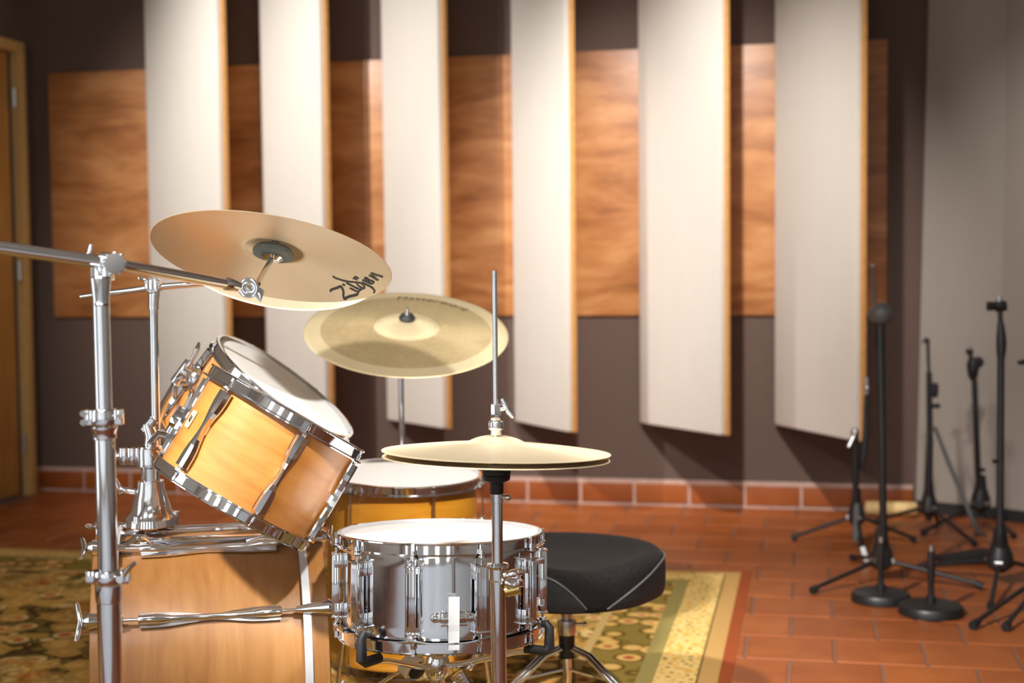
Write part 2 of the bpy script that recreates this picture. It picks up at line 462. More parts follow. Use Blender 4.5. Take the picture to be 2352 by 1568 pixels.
# --- floor: mortar bed with square terracotta tiles in running bond
fl = struct(MB().box(((XL + XB) / 2 - .2, (YB + WALL_Y) / 2, -0.053), (XB - XL + .6, WALL_Y - YB + .2, 0.1)).build('floor', 'grout'))
TP, GAP, TH = 0.245, 0.008, 0.003
def tile_mb(a, bb, h):
    mb = MB(); x, y = a / 2, bb / 2; c = 0.003
    mb.add([(-x, -y, 0), (x, -y, 0), (x, y, 0), (-x, y, 0), (-x + c, -y + c, h), (x - c, -y + c, h), (x - c, y - c, h), (-x + c, y - c, h)],
           [(0, 1, 5, 4), (1, 2, 6, 5), (2, 3, 7, 6), (3, 0, 4, 7), (4, 5, 6, 7)])
    return mb
tile_me = tile_mb(TP - GAP, TP - GAP, TH).mesh('tile', 'terracotta')
row0 = FL(1950, 1419).y; col0 = FL(1914, 1444).x
cells = []
j = math.ceil((row0 - WALL_Y) / TP)
for j in range(int((row0 - WALL_Y) / TP) - 1, int((row0 - YB) / TP) + 1):
    y = row0 - (j + .5) * TP
    if y > WALL_Y - .05 or y < YB: continue
    off = col0 + (0.5 * TP if j % 2 == 0 else 0.0) + TP * .5
    for i in range(int((XL - off) / TP) - 1, int((XB - off) / TP) + 2):
        x = off + i * TP
        if x < XL + .02 or x > XB - .1: continue
        cells.append((x, y))
def shows(x, y):
    if depth((x, y, 0)) < 1: return False
    px, py = px_of((x, y, 0))
    if not (-60 < px < W_PX + 60 and 1100 < py < H_PX + 40): return False
    return not (RX0 + .1 < x < RX1 - .1 and RY0 + .1 < y < RY1 - .1)
vis = sorted([c for c in cells if shows(*c)], key=lambda c: depth((c[0], c[1], 0)))[:300]
rest = [c for c in cells if c not in set(vis)]
for (x, y) in vis:
    link('tile', tile_me, fl, T((x, y, -0.003 + random.uniform(-.0006, .0006))) @ Matrix.Rotation(random.uniform(-.004, .004), 4, 'X'))
mb = MB()
for (x, y) in rest:
    q = tile_mb(TP - GAP, TP - GAP, TH); mb.add([p + V((x, y, -0.003)) for p in q.v], q.f)
o = mb.build('tile_field', 'terracotta', fl); o['kind'] = 'stuff'

# --- walls
wb = struct(MB().box(((XL + XR) / 2 + .1, WALL_Y + .06, CEIL / 2), (XR - XL + .5, .12, CEIL)).build('wall_back', 'wall_brown'))
YD1 = P(70, 1143, 6.74).y + .125           # far jamb of the door in the left wall
DW = 0.92
YD0 = YD1 - DW
DH = 2.12
mb = MB()
mb.box((XL - .06, (YD1 + WALL_Y) / 2, CEIL / 2), (.12, WALL_Y - YD1, CEIL))
mb.box((XL - .06, (YD0 + YB) / 2, CEIL / 2), (.12, YD0 - YB, CEIL))
mb.box((XL - .06, (YD0 + YD1) / 2, (CEIL + DH) / 2), (.12, DW, CEIL - DH))
wl = struct(mb.build('wall_left', 'wall_brown'))
struct(MB().box((XL - .0, (YB + YD0) / 2 - .2, CEIL / 2), (.02, YD0 - YB - .5, CEIL - .1)).build('trim_1', 'wall_cream'))
struct(MB().box(((XL + XB) / 2, (YB + WALL_Y) / 2, CEIL + .05), (XB - XL + .3, WALL_Y - YB + .3, .1)).build('ceiling', 'ceiling_white'))
struct(MB().box((XB + .06, (YB + WALL_Y) / 2, CEIL / 2), (.12, WALL_Y - YB + .2, CEIL)).build('wall_side', 'wall_cream'))
# wall behind the camera, with five tall assumed windows, unseen
mb = MB()
edges = [XL - .1] + [x + q for x in WX for q in (-.25, .25)] + [XB + .1]
for x0, x1 in zip(edges[::2], edges[1::2]):
    mb.box(((x0 + x1) / 2, YB - .06, CEIL / 2), (x1 - x0, .12, CEIL))
for x in WX:
    mb.box((x, YB - .06, .025), (.5, .12, .05)); mb.box((x, YB - .06, (2.7 + CEIL) / 2), (.5, .12, CEIL - 2.7))
struct(mb.build('wall_front', 'wall_cream'))
for k, xc in enumerate(WX):
    mb = MB()
    for dx in (-.235, .235): mb.box((xc + dx, YB + .045, 1.35), (.05, .05, 2.6))
    for z in (.075, 1.35, 2.65): mb.box((xc, YB + .045, z), (.5, .05, .05))
    struct(mb.build('assumed_window_%d' % (k + 1), 'pale_wood'))  # frames of the assumed windows, added out of view

mb = MB()
for dy in (-.65, 0, .65): mb.box((XL + .09, .9 + dy, 1.45), (.04, .05, 2.3))
for z in (.3, 1.45, 2.6): mb.box((XL + .09, .9, z), (.04, 1.35, .05))
struct(mb.build('assumed_window_6', 'pale_wood'))  # frame of the assumed left window, unseen, added with its light
struct(MB().box((-.2, -1.35, .006), (6.0, 3.1, .012)).build('floor', 'added_bounce_carpet', bevel=.004))      # unseen pale carpet, added so the chrome reflects a lighter floor

# --- left door, seen at a grazing angle
dr = struct(MB().box((XL - .035, (YD0 + YD1) / 2 - .02, DH / 2), (.045, DW - .04, DH - .02)).build('door_1', 'door_wood', bevel=.002))
mb = MB()
mb.box((XL + .01, YD1 + .012, DH / 2), (.05, .05, DH)); mb.box((XL + .01, YD0 - .01, DH / 2), (.05, .05, DH))
mb.box((XL + .01, (YD0 + YD1) / 2, DH + .02), (.05, DW + .07, .05))
mb.build('casing', 'door_casing', dr, bevel=.003)
mb = MB()
for py in (640, 684):
    hy = YD1 - .30; hz = CAM_Z + (612 - py) / F_PX * 6.4
    mb.cyl((XL - .02, hy, hz), (XL + .02, hy, hz), .022, .02, 16)
    mb.cyl((XL + .02, hy, hz), (XL + .05, hy, hz), .012, .012, 12)
mb.build('door_handle', 'steel', dr)
mb = MB()
for z in (.25, 1.08, 1.9): mb.cyl((XL + .012, YD1 - .03, z - .045), (XL + .012, YD1 - .03, z + .045), .009, .009, 10)
mb.build('hinge', 'steel', dr)
struct(MB().box((XL + .012, (YD0 + YD1) / 2 - .1, (DH + .09 + CEIL) / 2), (.02, DW - .2, CEIL - DH - .12)).build('trim_2', 'fabric_gray'))

# --- skirting of tiles
BB = 0.105
def skirting(name, a, bv, inward):
    a, bv, inward = V(a), V(bv), V(inward)
    d = (bv - a); L = d.length; d.normalize()
    Mx = frame(d, UP, a)           # x along the wall, y = z x x
    sgn = 1 if (Mx.to_3x3() @ V((0, 1, 0))).dot(inward) > 0 else -1
    o = struct(MB().box((L / 2, sgn * .004, (BB + .012) / 2), (L, .008, BB + .012)).build(name, 'mortar', mx=Mx))
    me = None
    n = int(L / TP) + 1
    for k in range(n):
        x0 = k * TP; x1 = min(L, x0 + TP - .012)
        if x1 - x0 < .03: continue
        wd = x1 - x0
        if abs(wd - (TP - .012)) < 1e-6:
            if me is None: me = MB().box((0, 0, 0), (wd, .008, BB - .02)).mesh('skirting_tile', 'terracotta', bevel=.002)
            use = me
        else: use = MB().box((0, 0, 0), (wd, .008, BB - .02)).mesh('skirting_tile', 'terracotta', bevel=.002)
        link('skirting_tile', use, o, T(((x0 + x1) / 2, sgn * .010, BB / 2 + .004)))
    return o
skirting('baseboard_back', (XL, WALL_Y, 0), (XR - .03, WALL_Y, 0), (0, -1, 0))
skirting('baseboard_left', (XL, WALL_Y - .015, 0), (XL, YD1 + .045, 0), (1, 0, 0))

# --- grey padded wall on the right, set at an angle to the back wall
A = FL(2091, 1150); B = FL(2352, 1206)
A.y = min(A.y, WALL_Y - .02)
dw = (B - A).normalized()
def pad(name, a, bv, lean, tilt_px=None):
    d = (bv - a).normalized(); L = (bv - a).length; nrm = UP.cross(d)
    if nrm.dot(CAM - a) < 0: nrm = -nrm
    mb = MB()
    mb.add([a + UP * .05, bv + UP * .05, bv + UP * CEIL + d * lean, a + UP * CEIL + d * lean,
            a + UP * .05 - nrm * .12, bv + UP * .05 - nrm * .12, bv + UP * CEIL + d * lean - nrm * .12, a + UP * CEIL + d * lean - nrm * .12],
           [(0, 1, 2, 3), (7, 6, 5, 4), (0, 3, 7, 4), (1, 5, 6, 2), (3, 2, 6, 7), (0, 4, 5, 1)])
    return mb, nrm, d, L
C1 = FL(2292, 1194)
mb, nrm, d, L = pad('wall_right', A, C1, .07)
wr = struct(mb.build('wall_right', 'fabric_gray', bevel=.012))
MB().box(((A + C1) / 2 - nrm * .06) + UP * .025, (L, .11, .05), frame(d, UP, (0, 0, 0))).build('kick_strip', 'black_rubber', wr)
E1 = C1 + (dw + (-rH * .10)).normalized() * 1.6
mb, nrm, d, L = pad('wall_right', C1 + nrm * .012, E1, .05)
wr2 = struct(mb.build('wall_right', 'fabric_gray', bevel=.012))
MB().box(((C1 + E1) / 2 - nrm * .05) + UP * .025, (L, .11, .05), frame(d, UP, (0, 0, 0))).build('kick_strip', 'black_rubber', wr2)

# --- veneer sheets on the back wall
def wall_x(px, py):
    r = ray(px, py); return CAM.x + r.x * (WALL_Y / r.y)
Z0, Z1 = CAM_Z + (WALL_Y / ray(1176, 725).y) * ray(1176, 725).z, CAM_Z + (WALL_Y / ray(1176, 126).y) * ray(1176, 126).z
xs = [wall_x(122, 500)] + [wall_x(p, 500) for p in (430, 680, 960, 1240, 1560, 1880)] + [wall_x(2037, 500)]
for a, bx in zip(xs[:-1], xs[1:]):
    mb = MB().box((0, 0, 0), (bx - a - .002, .014, Z1 - Z0))
    mb.build('wood_panel', 'veneer', wb, bevel=.002, mx=T(((a + bx) / 2, WALL_Y - .007, (Z0 + Z1) / 2)))

# ================================================================== baffles
ZB = 0.372
def baffle(px_l, px_r, label, depth_r=None, width=.52):
    # left edge against the wall, right edge standing out into the room
    xl = wall_x(px_l, 900)
    a = V((xl, WALL_Y - .03, 0))
    rr = ray(px_r, 900); k = V((rr.x, rr.y)) 
    best = None
    for i in range(200):
        tt = 5.2 + i * .006
        q = V((rr.x * tt, rr.y * tt, 0))
        if q.y > WALL_Y - .05: break
        L = (q - a).length
        if q.x > a.x and (best is None or abs(L - width) < best[0]): best = (abs(L - width), q)
    q = best[1]
    d = (q - a); L = d.length; d.normalize()
    Mx = frame(d, UP, a)          # local y points behind the panel
    root = thing('acoustic_baffle', label, 'acoustic panel', Mx @ T((0, 0, ZB)), 'tall fabric baffles along the back wall')
    Hh = CEIL - ZB
    pad_ = MB().box((L / 2 - .008, .022, Hh / 2), (L - .010, .040, Hh)).build('fabric_face', 'fabric_cream', root, bevel=.014)
    MB().box((L - .005, .034, Hh / 2), (.010, .022, Hh)).build('wooden_edge', 'baffle_edge', root, bevel=.002)
    MB().box((L / 2 - .02, .047, Hh / 2), (L - .06, .006, Hh - .01)).build('backing_board', 'baffle_edge', root)
    return root
baffle(357, 518, 'leftmost cream fabric baffle, rising behind the thin chrome post', width=.50)
baffle(616, 750, 'cream fabric baffle behind the upper crash cymbal, second from the left', width=.50)
baffle(891, 1018, 'cream fabric baffle rising behind the gold ride cymbal', width=.48)
baffle(1183, 1305, 'cream fabric baffle just right of the thin hi-hat rod', width=.50)
baffle(1470, 1658, 'wide cream fabric baffle above the black drum throne, second from the right', width=.57)
baffle(1778, 1967, 'rightmost cream fabric baffle, beside the microphone stands', width=.64)

# ================================================================== rug
cx, cy = (RX0 + RX1) / 2, (RY0 + RY1) / 2
nx, ny = 60, 44
mb = MB(); vs = []
for jj in range(ny + 1):
    for ii in range(nx + 1):
        x = -hw + 2 * hw * ii / nx; y = -hh + 2 * hh * jj / ny
        edge = ii in (0, nx) or jj in (0, ny)
        vs.append((x, y, 0.001 if edge else 0.009 + .001 * math.sin(x * 5) * math.sin(y * 4)))
mb.add(vs, [(jj * (nx + 1) + ii, jj * (nx + 1) + ii + 1, (jj + 1) * (nx + 1) + ii + 1, (jj + 1) * (nx + 1) + ii) for jj in range(ny) for ii in range(nx)])
mb.add([(-hw, -hh, 0.0005), (hw, -hh, 0.0005), (hw, hh, 0.0005), (-hw, hh, 0.0005)], [(0, 3, 2, 1)])
rug = mb.build('persian_rug', 'rug_pile', mx=T((cx, cy, 0)))
tag(rug, 'large gold and rust floral rug with striped border under the drum kit', 'rug')
RUGZ = 0.010

# ================================================================== drums
def hoop_profile(rh, up=1):
    p = [(rh - .0018, 0), (rh + .0035, -.0004), (rh + .0042, -.0028), (rh + .0008, -.0042), (rh + .0008, -.0195),
         (rh + .0085, -.0215), (rh + .0085, -.0242), (rh - .0012, -.0224), (rh - .0018, -.004)]
    return p
def add_hoop(root, name, rh, ztop, flip, mat='chrome'):
    pr = [(r, (ztop + z) if not flip else (ztop - z)) for r, z in hoop_profile(rh)]
    return MB().lathe(pr, 72, closed=True).build(name, mat, root, sharp=35)
def add_head(root, name, rh, z, flip, mat='drum_head'):
    s = -1 if flip else 1
    pr = [(1e-4, z + s * .0006), (rh * .5, z + s * .0004), (rh * .9, z), (rh - .006, z - s * .0008), (rh - .0018, z - s * .006)]
    return MB().lathe(pr, 72).build(name, mat, root, sharp=60)
def bowtie(hz, w1, w2, n=14):
    R_, L_ = [], []
    for k in range(n + 1):
        q = -1 + 2 * k / n
        wd = w2 + (w1 - w2) * (0.5 - 0.5 * math.cos(PI * min(1, abs(q) * 1.35)))
        R_.append((wd, q * hz)); L_.append((-wd, q * hz))
    return R_ + L_[::-1]
def lug_meshes_bowtie(rs, D, hz, w1, w2, depth_, mat='chrome'):
    # outward is -y, tangent x, axis z; origin at the middle height of the shell
    Mx = frame((1, 0, 0), (0, -1, 0), (0, -rs - .004, 0))       # local: x->x, y-> z x x = (0,-1,0)x(1,0,0) = (0,0,1)
    mb = MB().prism(bowtie(hz, w1, w2), .003, Mx)
    for s in (-1, 1):           # folded cheeks along both edges make a channel
        pts = [(x, y) for (x, y) in bowtie(hz, w1, w2) if x * s > 0]
        pts.sort(key=lambda q: q[1])
        for a, c in zip(pts[:-1], pts[1:]):
            mb.add([Mx @ V((a[0], a[1], 0)), Mx @ V((c[0], c[1], 0)), Mx @ V((c[0] * .72, c[1], depth_)), Mx @ V((a[0] * .72, a[1], depth_))], [(0, 1, 2, 3)])
            mb.add([Mx @ V((a[0] * .72, a[1], depth_)), Mx @ V((c[0] * .72, c[1], depth_)), Mx @ V((0, c[1], depth_ + .001)), Mx @ V((0, a[1], depth_ + .001))], [(0, 1, 2, 3)])
    mb.box((0, -rs - .002, 0), (.010, .010, .016))
    for s in (-1, 1): mb.cyl((0, -rs - .001 - depth_ * .6, s * (hz - .004)), (0, -rs - .001 - depth_ * .6, s * (hz + .006)), .0045, .004, 12)
    lug = mb.mesh('lug', mat, sharp=30)
    rods = []
    y = -rs - .001 - depth_ * .6
    for s in (-1, 1):
        ze = s * (D / 2 - .012)
        rb = MB().cyl((0, y, s * (hz + .004)), (0, y, ze), .0022, .0022, 10)
        rb.box((0, y + .001, s * (D / 2 - .0235)), (.016, .012, .005))          # ear of the hoop
        rb.cyl((0, y, s * (D / 2 - .018)), (0, y, s * (D / 2 - .010)), .0048, .0042, 12)
        rb.box((0, y, s * (D / 2 - .005)), (.0052, .0052, .010))
        rods.append(rb.mesh('tension_rod', 'chrome', sharp=35))
    return lug, rods
def put_lugs(root, lug, rods, zc, angs, label=None):
    for a in angs:
        o = link('lug', lug, root, T((0, 0, zc)) @ RZ(R(a)))
        for r_ in rods: link('tension_rod', r_, o)

def make_tom(label, mx, rs, D, lug0, mat):
    rh = rs + .0075
    root = thing('rack_tom', label, 'drum', mx, 'rack toms over the bass drum')
    MB().lathe([(rs - .006, -.016), (rs, -.018), (rs, -D + .018), (rs - .006, -D + .016)], 72).build('shell', mat, root, sharp=50)
    add_head(root, 'top_head', rh, -.006, False); add_head(root, 'bottom_head', rh, -D + .006, True)
    add_hoop(root, 'top_hoop', rh, 0, False); add_hoop(root, 'bottom_hoop', rh, -D, True)
    lug, rods = lug_meshes_bowtie(rs, D, (D - .062) / 2, .0135, .0045, .011)
    put_lugs(root, lug, rods, -D / 2, [lug0 + 60 * k for k in range(6)])
    return root
TOM_D = 0.2137
MT1 = view_frame(664, 936, 2.655, 30.2, 0.004)
tom1 = make_tom('amber maple rack tom nearest the viewer with bow-tie chrome lugs and cream badge', MT1, .1525, TOM_D, -43, 'maple_amber')
# badge
bz = RZ(R(-66)) @ T((0, -.1535, -.105)) @ Matrix.Rotation(R(90), 4, 'X')
ol = []
for (x, y, a0) in ((.007, .013, 0), (-.007, .013, 90), (-.007, -.013, 180), (.007, -.013, 270)):
    for k in range(4): ol.append((x + .004 * math.cos(R(a0 + 30 * k)), y + .004 * math.sin(R(a0 + 30 * k))))
bd = MB().prism(ol, .0015, bz).build('badge', 'badge', tom1, sharp=30); bd['label'] = 'cream oblong badge with dark mark'
mb = MB()
for (x, y, sx_, sy_) in ((-.003, .002, .003, .010), (.003, -.001, .003, .012), (0, -.003, .007, .003)):
    mb.box(bz @ V((x, y, .0019)), (sx_, sy_, .0006), bz.to_3x3())
mb.build('badge_mark', 'ink', bd)
MT2 = view_frame(658, 884, 3.05, 36.5, 0.205)
tom2 = make_tom('rear amber rack tom with its white batter head tipped into view', MT2, .166, .225, -20, 'maple_amber')
def tom_bracket(root, rs, ang, zc):
    """round chrome receiver with wing screw on the shell"""
    Mx = T((0, 0, zc)) @ RZ(R(ang))
    mb = MB()
    q = lambda x, y, z: Mx @ V((x, y, z))
    mb.cyl(q(0, -rs + .002, 0), q(0, -rs - .012, 0), .034, .030, 28)
    mb.cyl(q(0, -rs - .012, 0), q(0, -rs - .034, 0), .022, .020, 24)
    mb.cyl(q(0, -rs - .026, .026), q(0, -rs - .026, -.030), .013, .013, 16)
    o = mb.build('mounting_bracket', 'chrome', root, bevel=.001)
    mb = MB().cyl(q(0, -rs - .026, .02), q(.0, -rs - .03, .052), .005, .005, 10)
    mb.wing(q(0, -rs - .032, .055), Mx.to_3x3() @ V((0, -.2, 1)), Mx.to_3x3() @ V((1, 0, 0)), .018, .0045)
    mb.build('wing_screw', 'chrome', o)
    return q(0, -rs - .026, -.03)
j1 = MT1 @ tom_bracket(tom1, .1525, -112, -.125)
j2 = MT2 @ tom_bracket(tom2, .166, -80, -.10)

# ---- floor tom
FT_D, FT_R = 0.458, 0.1805
MF = view_frame(926, 1083, 3.45, 0.6, 0.185)
ft = thing('floor_tom', 'amber floor tom on legs standing behind the chrome snare drum', 'drum', MF)
rh = FT_R + .0075
MB().lathe([(FT_R - .006, -.016), (FT_R, -.018), (FT_R, -FT_D + .018), (FT_R - .006, -FT_D + .016)], 72).build('shell', 'maple_floor', ft, sharp=50)
add_head(ft, 'top_head', rh, -.006, False); add_head(ft, 'bottom_head', rh, -FT_D + .006, True)
add_hoop(ft, 'top_hoop', rh, 0, False); add_hoop(ft, 'bottom_hoop', rh, -FT_D, True)
lugs, rods = [], []
for s in (-1, 1):
    mb = MB().box((0, -FT_R - .009, s * (FT_D / 2 - .125)), (.022, .020, .034)); mb.ball((0, -FT_R - .014, s * (FT_D / 2 - .110)), .009)
    mb.cyl((.009, -FT_R - .006, s * (FT_D / 2 - .122)), (.016, -FT_R - .006, s * (FT_D / 2 - .122)), .005, .005, 10)
    lugs.append(mb.mesh('lug', 'chrome', bevel=.002))
for s in (-1, 1):
    y = -FT_R - .014
    rb = MB().cyl((0, y, s * (FT_D / 2 - .11)), (0, y, s * (FT_D / 2 - .01)), .0026, .0026, 10)
    rb.box((0, y, s * (FT_D / 2 - .0235)), (.015, .012, .005)); rb.cyl((0, y, s * (FT_D / 2 - .019)), (0, y, s * (FT_D / 2 - .011)), .005, .0045, 12)
    rb.box((0, y, s * (FT_D / 2 - .006)), (.0055, .0055, .011)); rods.append(rb.mesh('tension_rod', 'chrome'))
for lug, rod in zip(lugs, rods): put_lugs(ft, lug, [rod], -FT_D / 2, [-38 + 60 * k for k in range(6)])
MFi = MF.inverted()
for a in (75, 195, 318):
    e = V((math.sin(R(a)), -math.cos(R(a)), 0)) * (FT_R + .020)
    top = e + V((0, 0, -.20)); low = e + V((0, 0, -.38))
    foot = MF @ (e * 1.16 + V((0, 0, -.53))); foot.z = RUGZ + .012
    kn = MF @ low
    mb = MB().tube([top, low, MFi @ (kn * .5 + foot * .5 + UP * .0), MFi @ foot], .0048, 10)
    lg = mb.build('leg', 'chrome', ft)
    MB().cyl(MFi @ (foot + UP * .012), MFi @ (foot - UP * .010), .010, .013, 14).build('rubber_foot', 'black_rubber', lg)
    bq = frame(V((math.cos(R(a)), math.sin(R(a)), 0)), (0, 0, 1), e + V((0, 0, -.25)))
    MB().box(e * .97 + V((0, 0, -.25)), (.03, .026, .05), bq.to_3x3()).build('leg_bracket', 'chrome', ft, bevel=.003)

# ---- snare drum
SN_D, SN_R = 0.193, 0.1775
MS = view_frame(1011, 1217, 2.63, -0.4, 0.125)
sn = thing('snare_drum', 'chrome snare drum with white head in front of the black throne', 'drum', MS)
rh = SN_R + .0075
MB().lathe([(SN_R - .006, -.016), (SN_R, -.018), (SN_R + .0005, -.03), (SN_R, -.045), (SN_R, -SN_D + .045), (SN_R + .0005, -SN_D + .03), (SN_R, -SN_D + .018), (SN_R - .006, -SN_D + .016)], 96).build('shell', 'chrome', sn, sharp=50)
add_head(sn, 'top_head', rh, -.006, False); add_head(sn, 'bottom_head', rh, -SN_D + .006, True)
for nm, zt, fl_ in (('top_hoop', 0, False), ('bottom_hoop', -SN_D, True)):
    # the lower flange of the hoop dips towards every rod
    pr = hoop_profile(rh); seg = 120; vs, fs = [], []
    for k in range(seg):
        th = 2 * PI * k / seg
        ang = math.degrees(math.atan2(math.cos(th + PI / 2) * -1, 0) if False else th) 
        a_front = (math.degrees(th) + 90 - (-14)) % 36
        near = max(0, 1 - min(a_front, 36 - a_front) / 9.0); near = near * near * (3 - 2 * near)
        for i, (r, z) in enumerate(pr):
            if i in (5, 6): z -= .005 * near; r += .004 * near
            z = zt + z if not fl_ else zt - z
            vs.append((r * math.cos(th), r * math.sin(th), z))
    n = len(pr)
    for k in range(seg):
        k2 = (k + 1) % seg
        for jx in range(n): fs.append((k * n + jx, k2 * n + jx, k2 * n + (jx + 1) % n, k * n + (jx + 1) % n))
    MB().add(vs, fs).build(nm, 'chrome', sn, sharp=35)
y0 = -SN_R
mb = MB()
LH = .0565
mb.box((0, y0 - .008, LH - .012), (.024, .016, .024)); mb.box((0, y0 - .008, -LH + .012), (.024, .016, .024))
for s in (-1, 1): mb.box((s * .0085, y0 - .013, 0), (.006, .012, 2 * LH - .02))
for k in range(5): mb.box((-.006 + .003 * k, y0 - .0195, 0), (.0016, .003, 2 * LH - .006))
mb.box((0, y0 - .0165, 0), (.020, .005, 2 * LH))
for s in (-1, 1): mb.box((0, y0 - .010, s * (LH + .001)), (.028, .024, .003))
lug = mb.mesh('lug', 'chrome', bevel=.0008)
rods = []
for s in (-1, 1):
    y = y0 - .0135
    rb = MB().cyl((0, y, s * LH), (0, y, s * (SN_D / 2 - .012)), .0024, .0024, 10)
    rb.cyl((0, y, s * (SN_D / 2 - .028)), (0, y, s * (SN_D / 2 - .022)), .0065, .0060, 12)
    rb.cyl((0, y, s * (SN_D / 2 - .020)), (0, y, s * (SN_D / 2 - .012)), .0050, .0044, 12)
    rb.box((0, y, s * (SN_D / 2 - .006)), (.0056, .0056, .012)); rods.append(rb.mesh('tension_rod', 'chrome'))
put_lugs(sn, lug, rods, -SN_D / 2, [-14 + 36 * k for k in range(10)])
# butt plate with the white strap
Mx = T((0, 0, -.128)) @ RZ(R(7))
q = lambda x, y, z: Mx @ V((x, y, z))
mb = MB()
for s in (-1, 1):
    mb.cyl(q(s * .030, y0 + .001, 0), q(s * .030, y0 - .006, 0), .0095, .0085, 18); mb.ball(q(s * .030, y0 - .007, 0), .0048)
mb.box(q(0, y0 - .012, .001), (.042, .006, .016), Mx.to_3x3()); mb.box(q(0, y0 - .008, -.010), (.046, .016, .006), Mx.to_3x3())
for s in (-1, 1): mb.box(q(s * .023, y0 - .007, 0), (.010, .010, .013), Mx.to_3x3())
bp = mb.build('butt_plate', 'chrome', sn, bevel=.0015)
mb = MB()
pts = [(y0 - .018, .038), (y0 - .0175, .010), (y0 - .0165, -.010), (y0 - .0150, -.022), (y0 - .0150, -.040), (y0 - .0150, -.050), (y0 - .0148, -.054)]
for (a, c) in zip(pts[:-1], pts[1:]):
    w_ = .0095
    mb.add([q(-w_, a[0], a[1]), q(w_, a[0], a[1]), q(w_, c[0], c[1]), q(-w_, c[0], c[1]),
            q(-w_, a[0] + .0012, a[1]), q(w_, a[0] + .0012, a[1]), q(w_, c[0] + .0012, c[1]), q(-w_, c[0] + .0012, c[1])],
           [(0, 1, 2, 3), (7, 6, 5, 4), (0, 3, 7, 4), (1, 5, 6, 2), (0, 4, 5, 1), (3, 2, 6, 7)])
o = mb.build('strap', 'white_plastic', sn, sharp=50); o['label'] = 'white plastic snare strap'

# ---- snare stand: basket with rubber tips, post and tripod
c_bot = MS @ V((0, 0, -SN_D - .004)); ax = (MS.to_3x3() @ V((0, 0, 1)))
hubp = c_bot - UP * .075 + rH * -.006
base = V((hubp.x, hubp.y, RUGZ))
ss = thing('snare_stand', 'chrome basket stand with black rubber tips under the snare drum', 'drum stand', base)
L = lambda p: V(p) - base
mb = MB().cyl(L(hubp + UP * .03), L(base + UP * .12), .0105, .0105, 18).cyl(L(base + UP * .36), L(base + UP * .10), .0135, .0135, 18)
mb.build('post', 'chrome', ss)
mb = MB().lathe([(.001, .03), (.016, .028), (.022, .015), (.022, -.012), (.016, -.02), (.001, -.021)], 24, T(L(hubp + UP * .018)))
mb.build('basket_hub', 'chrome', ss)
for k, a in enumerate((-40, 68, 190)):
    e = MS.to_3x3() @ V((math.sin(R(a)), -math.cos(R(a)), 0))
    tip = c_bot + e * (SN_R + .030)
    arm = MB().tube([L(hubp + UP * .02), L(hubp + e * .05 + UP * .028), L(c_bot - ax * .018 + e * (SN_R - .03)), L(c_bot - ax * .012 + e * (SN_R + .022))], [.006, .006, .005, .005], 10)
    ao = arm.build('basket_arm', 'chrome', ss)
    tb = MB().tube([L(c_bot - ax * .010 + e * (SN_R - .012)), L(c_bot - ax * .012 + e * (SN_R + .024)), L(c_bot - ax * .006 + e * (SN_R + .034)), L(c_bot + ax * .030 + e * (SN_R + .034)), L(c_bot + ax * .037 + e * (SN_R + .028)), L(c_bot + ax * .036 + e * (SN_R + .019))],
                   [.009, .0095, .010, .0085, .008, .006], 12)
    tb.build('rubber_tip', 'black_rubber', ao)
adj = hubp + rH * .05 - UP * .01 - fH * .02
mb = MB().box(L(adj), (.022, .020, .050), Matrix.Rotation(R(-35), 3, fH)).cyl(L(adj - rH * .05 - UP * .02), L(adj + UP * .006), .008, .008, 12)
mb.wing(L(adj + UP * .035 + rH * .012), rH * .6 + UP, fH, .020, .0045); mb.build('angle_adjuster', 'chrome', ss, bevel=.002)
mb = MB()
for k in range(6): mb.box(L(adj + (UP * .8 - rH * .57) * (-.016 + .006 * k) * 1.0 - fH * .011), (.021, .003, .002), Matrix.Rotation(R(-35), 3, fH))
mb.build('ratchet_teeth', 'steel', ss)
def tripod_legs(root, base, zc, spread, rot, r=.007, n=3, zf=RUGZ, mat='chrome', arch=.10):
    for k in range(n):
        a = rot + 2 * PI * k / n
        e = V((math.cos(a), math.sin(a), 0))
        tp = V((0, 0, zc)) + e * .02; ft_ = e * spread + V((0, 0, zf - base.z + .0145))
        md = tp.lerp(ft_, .45) + V((0, 0, arch))
        lg = MB().tube([tp, tp.lerp(md, .6) + V((0, 0, .01)), md, md.lerp(ft_, .5), ft_], r, 10).build('leg', mat, root)
        MB().tube([ft_ - e * .03 + V((0, 0, .012)), ft_ + e * .012 - V((0, 0, .001))], [.010, .012], 12).build('rubber_foot', 'black_rubber', lg)
        MB().cyl(md * .75 + tp * .25, V((0, 0, zc - .16)) + e * .015, .004, .004, 8).build('brace', mat, root)
tripod_legs(ss, base, .28, .26, 0.5)

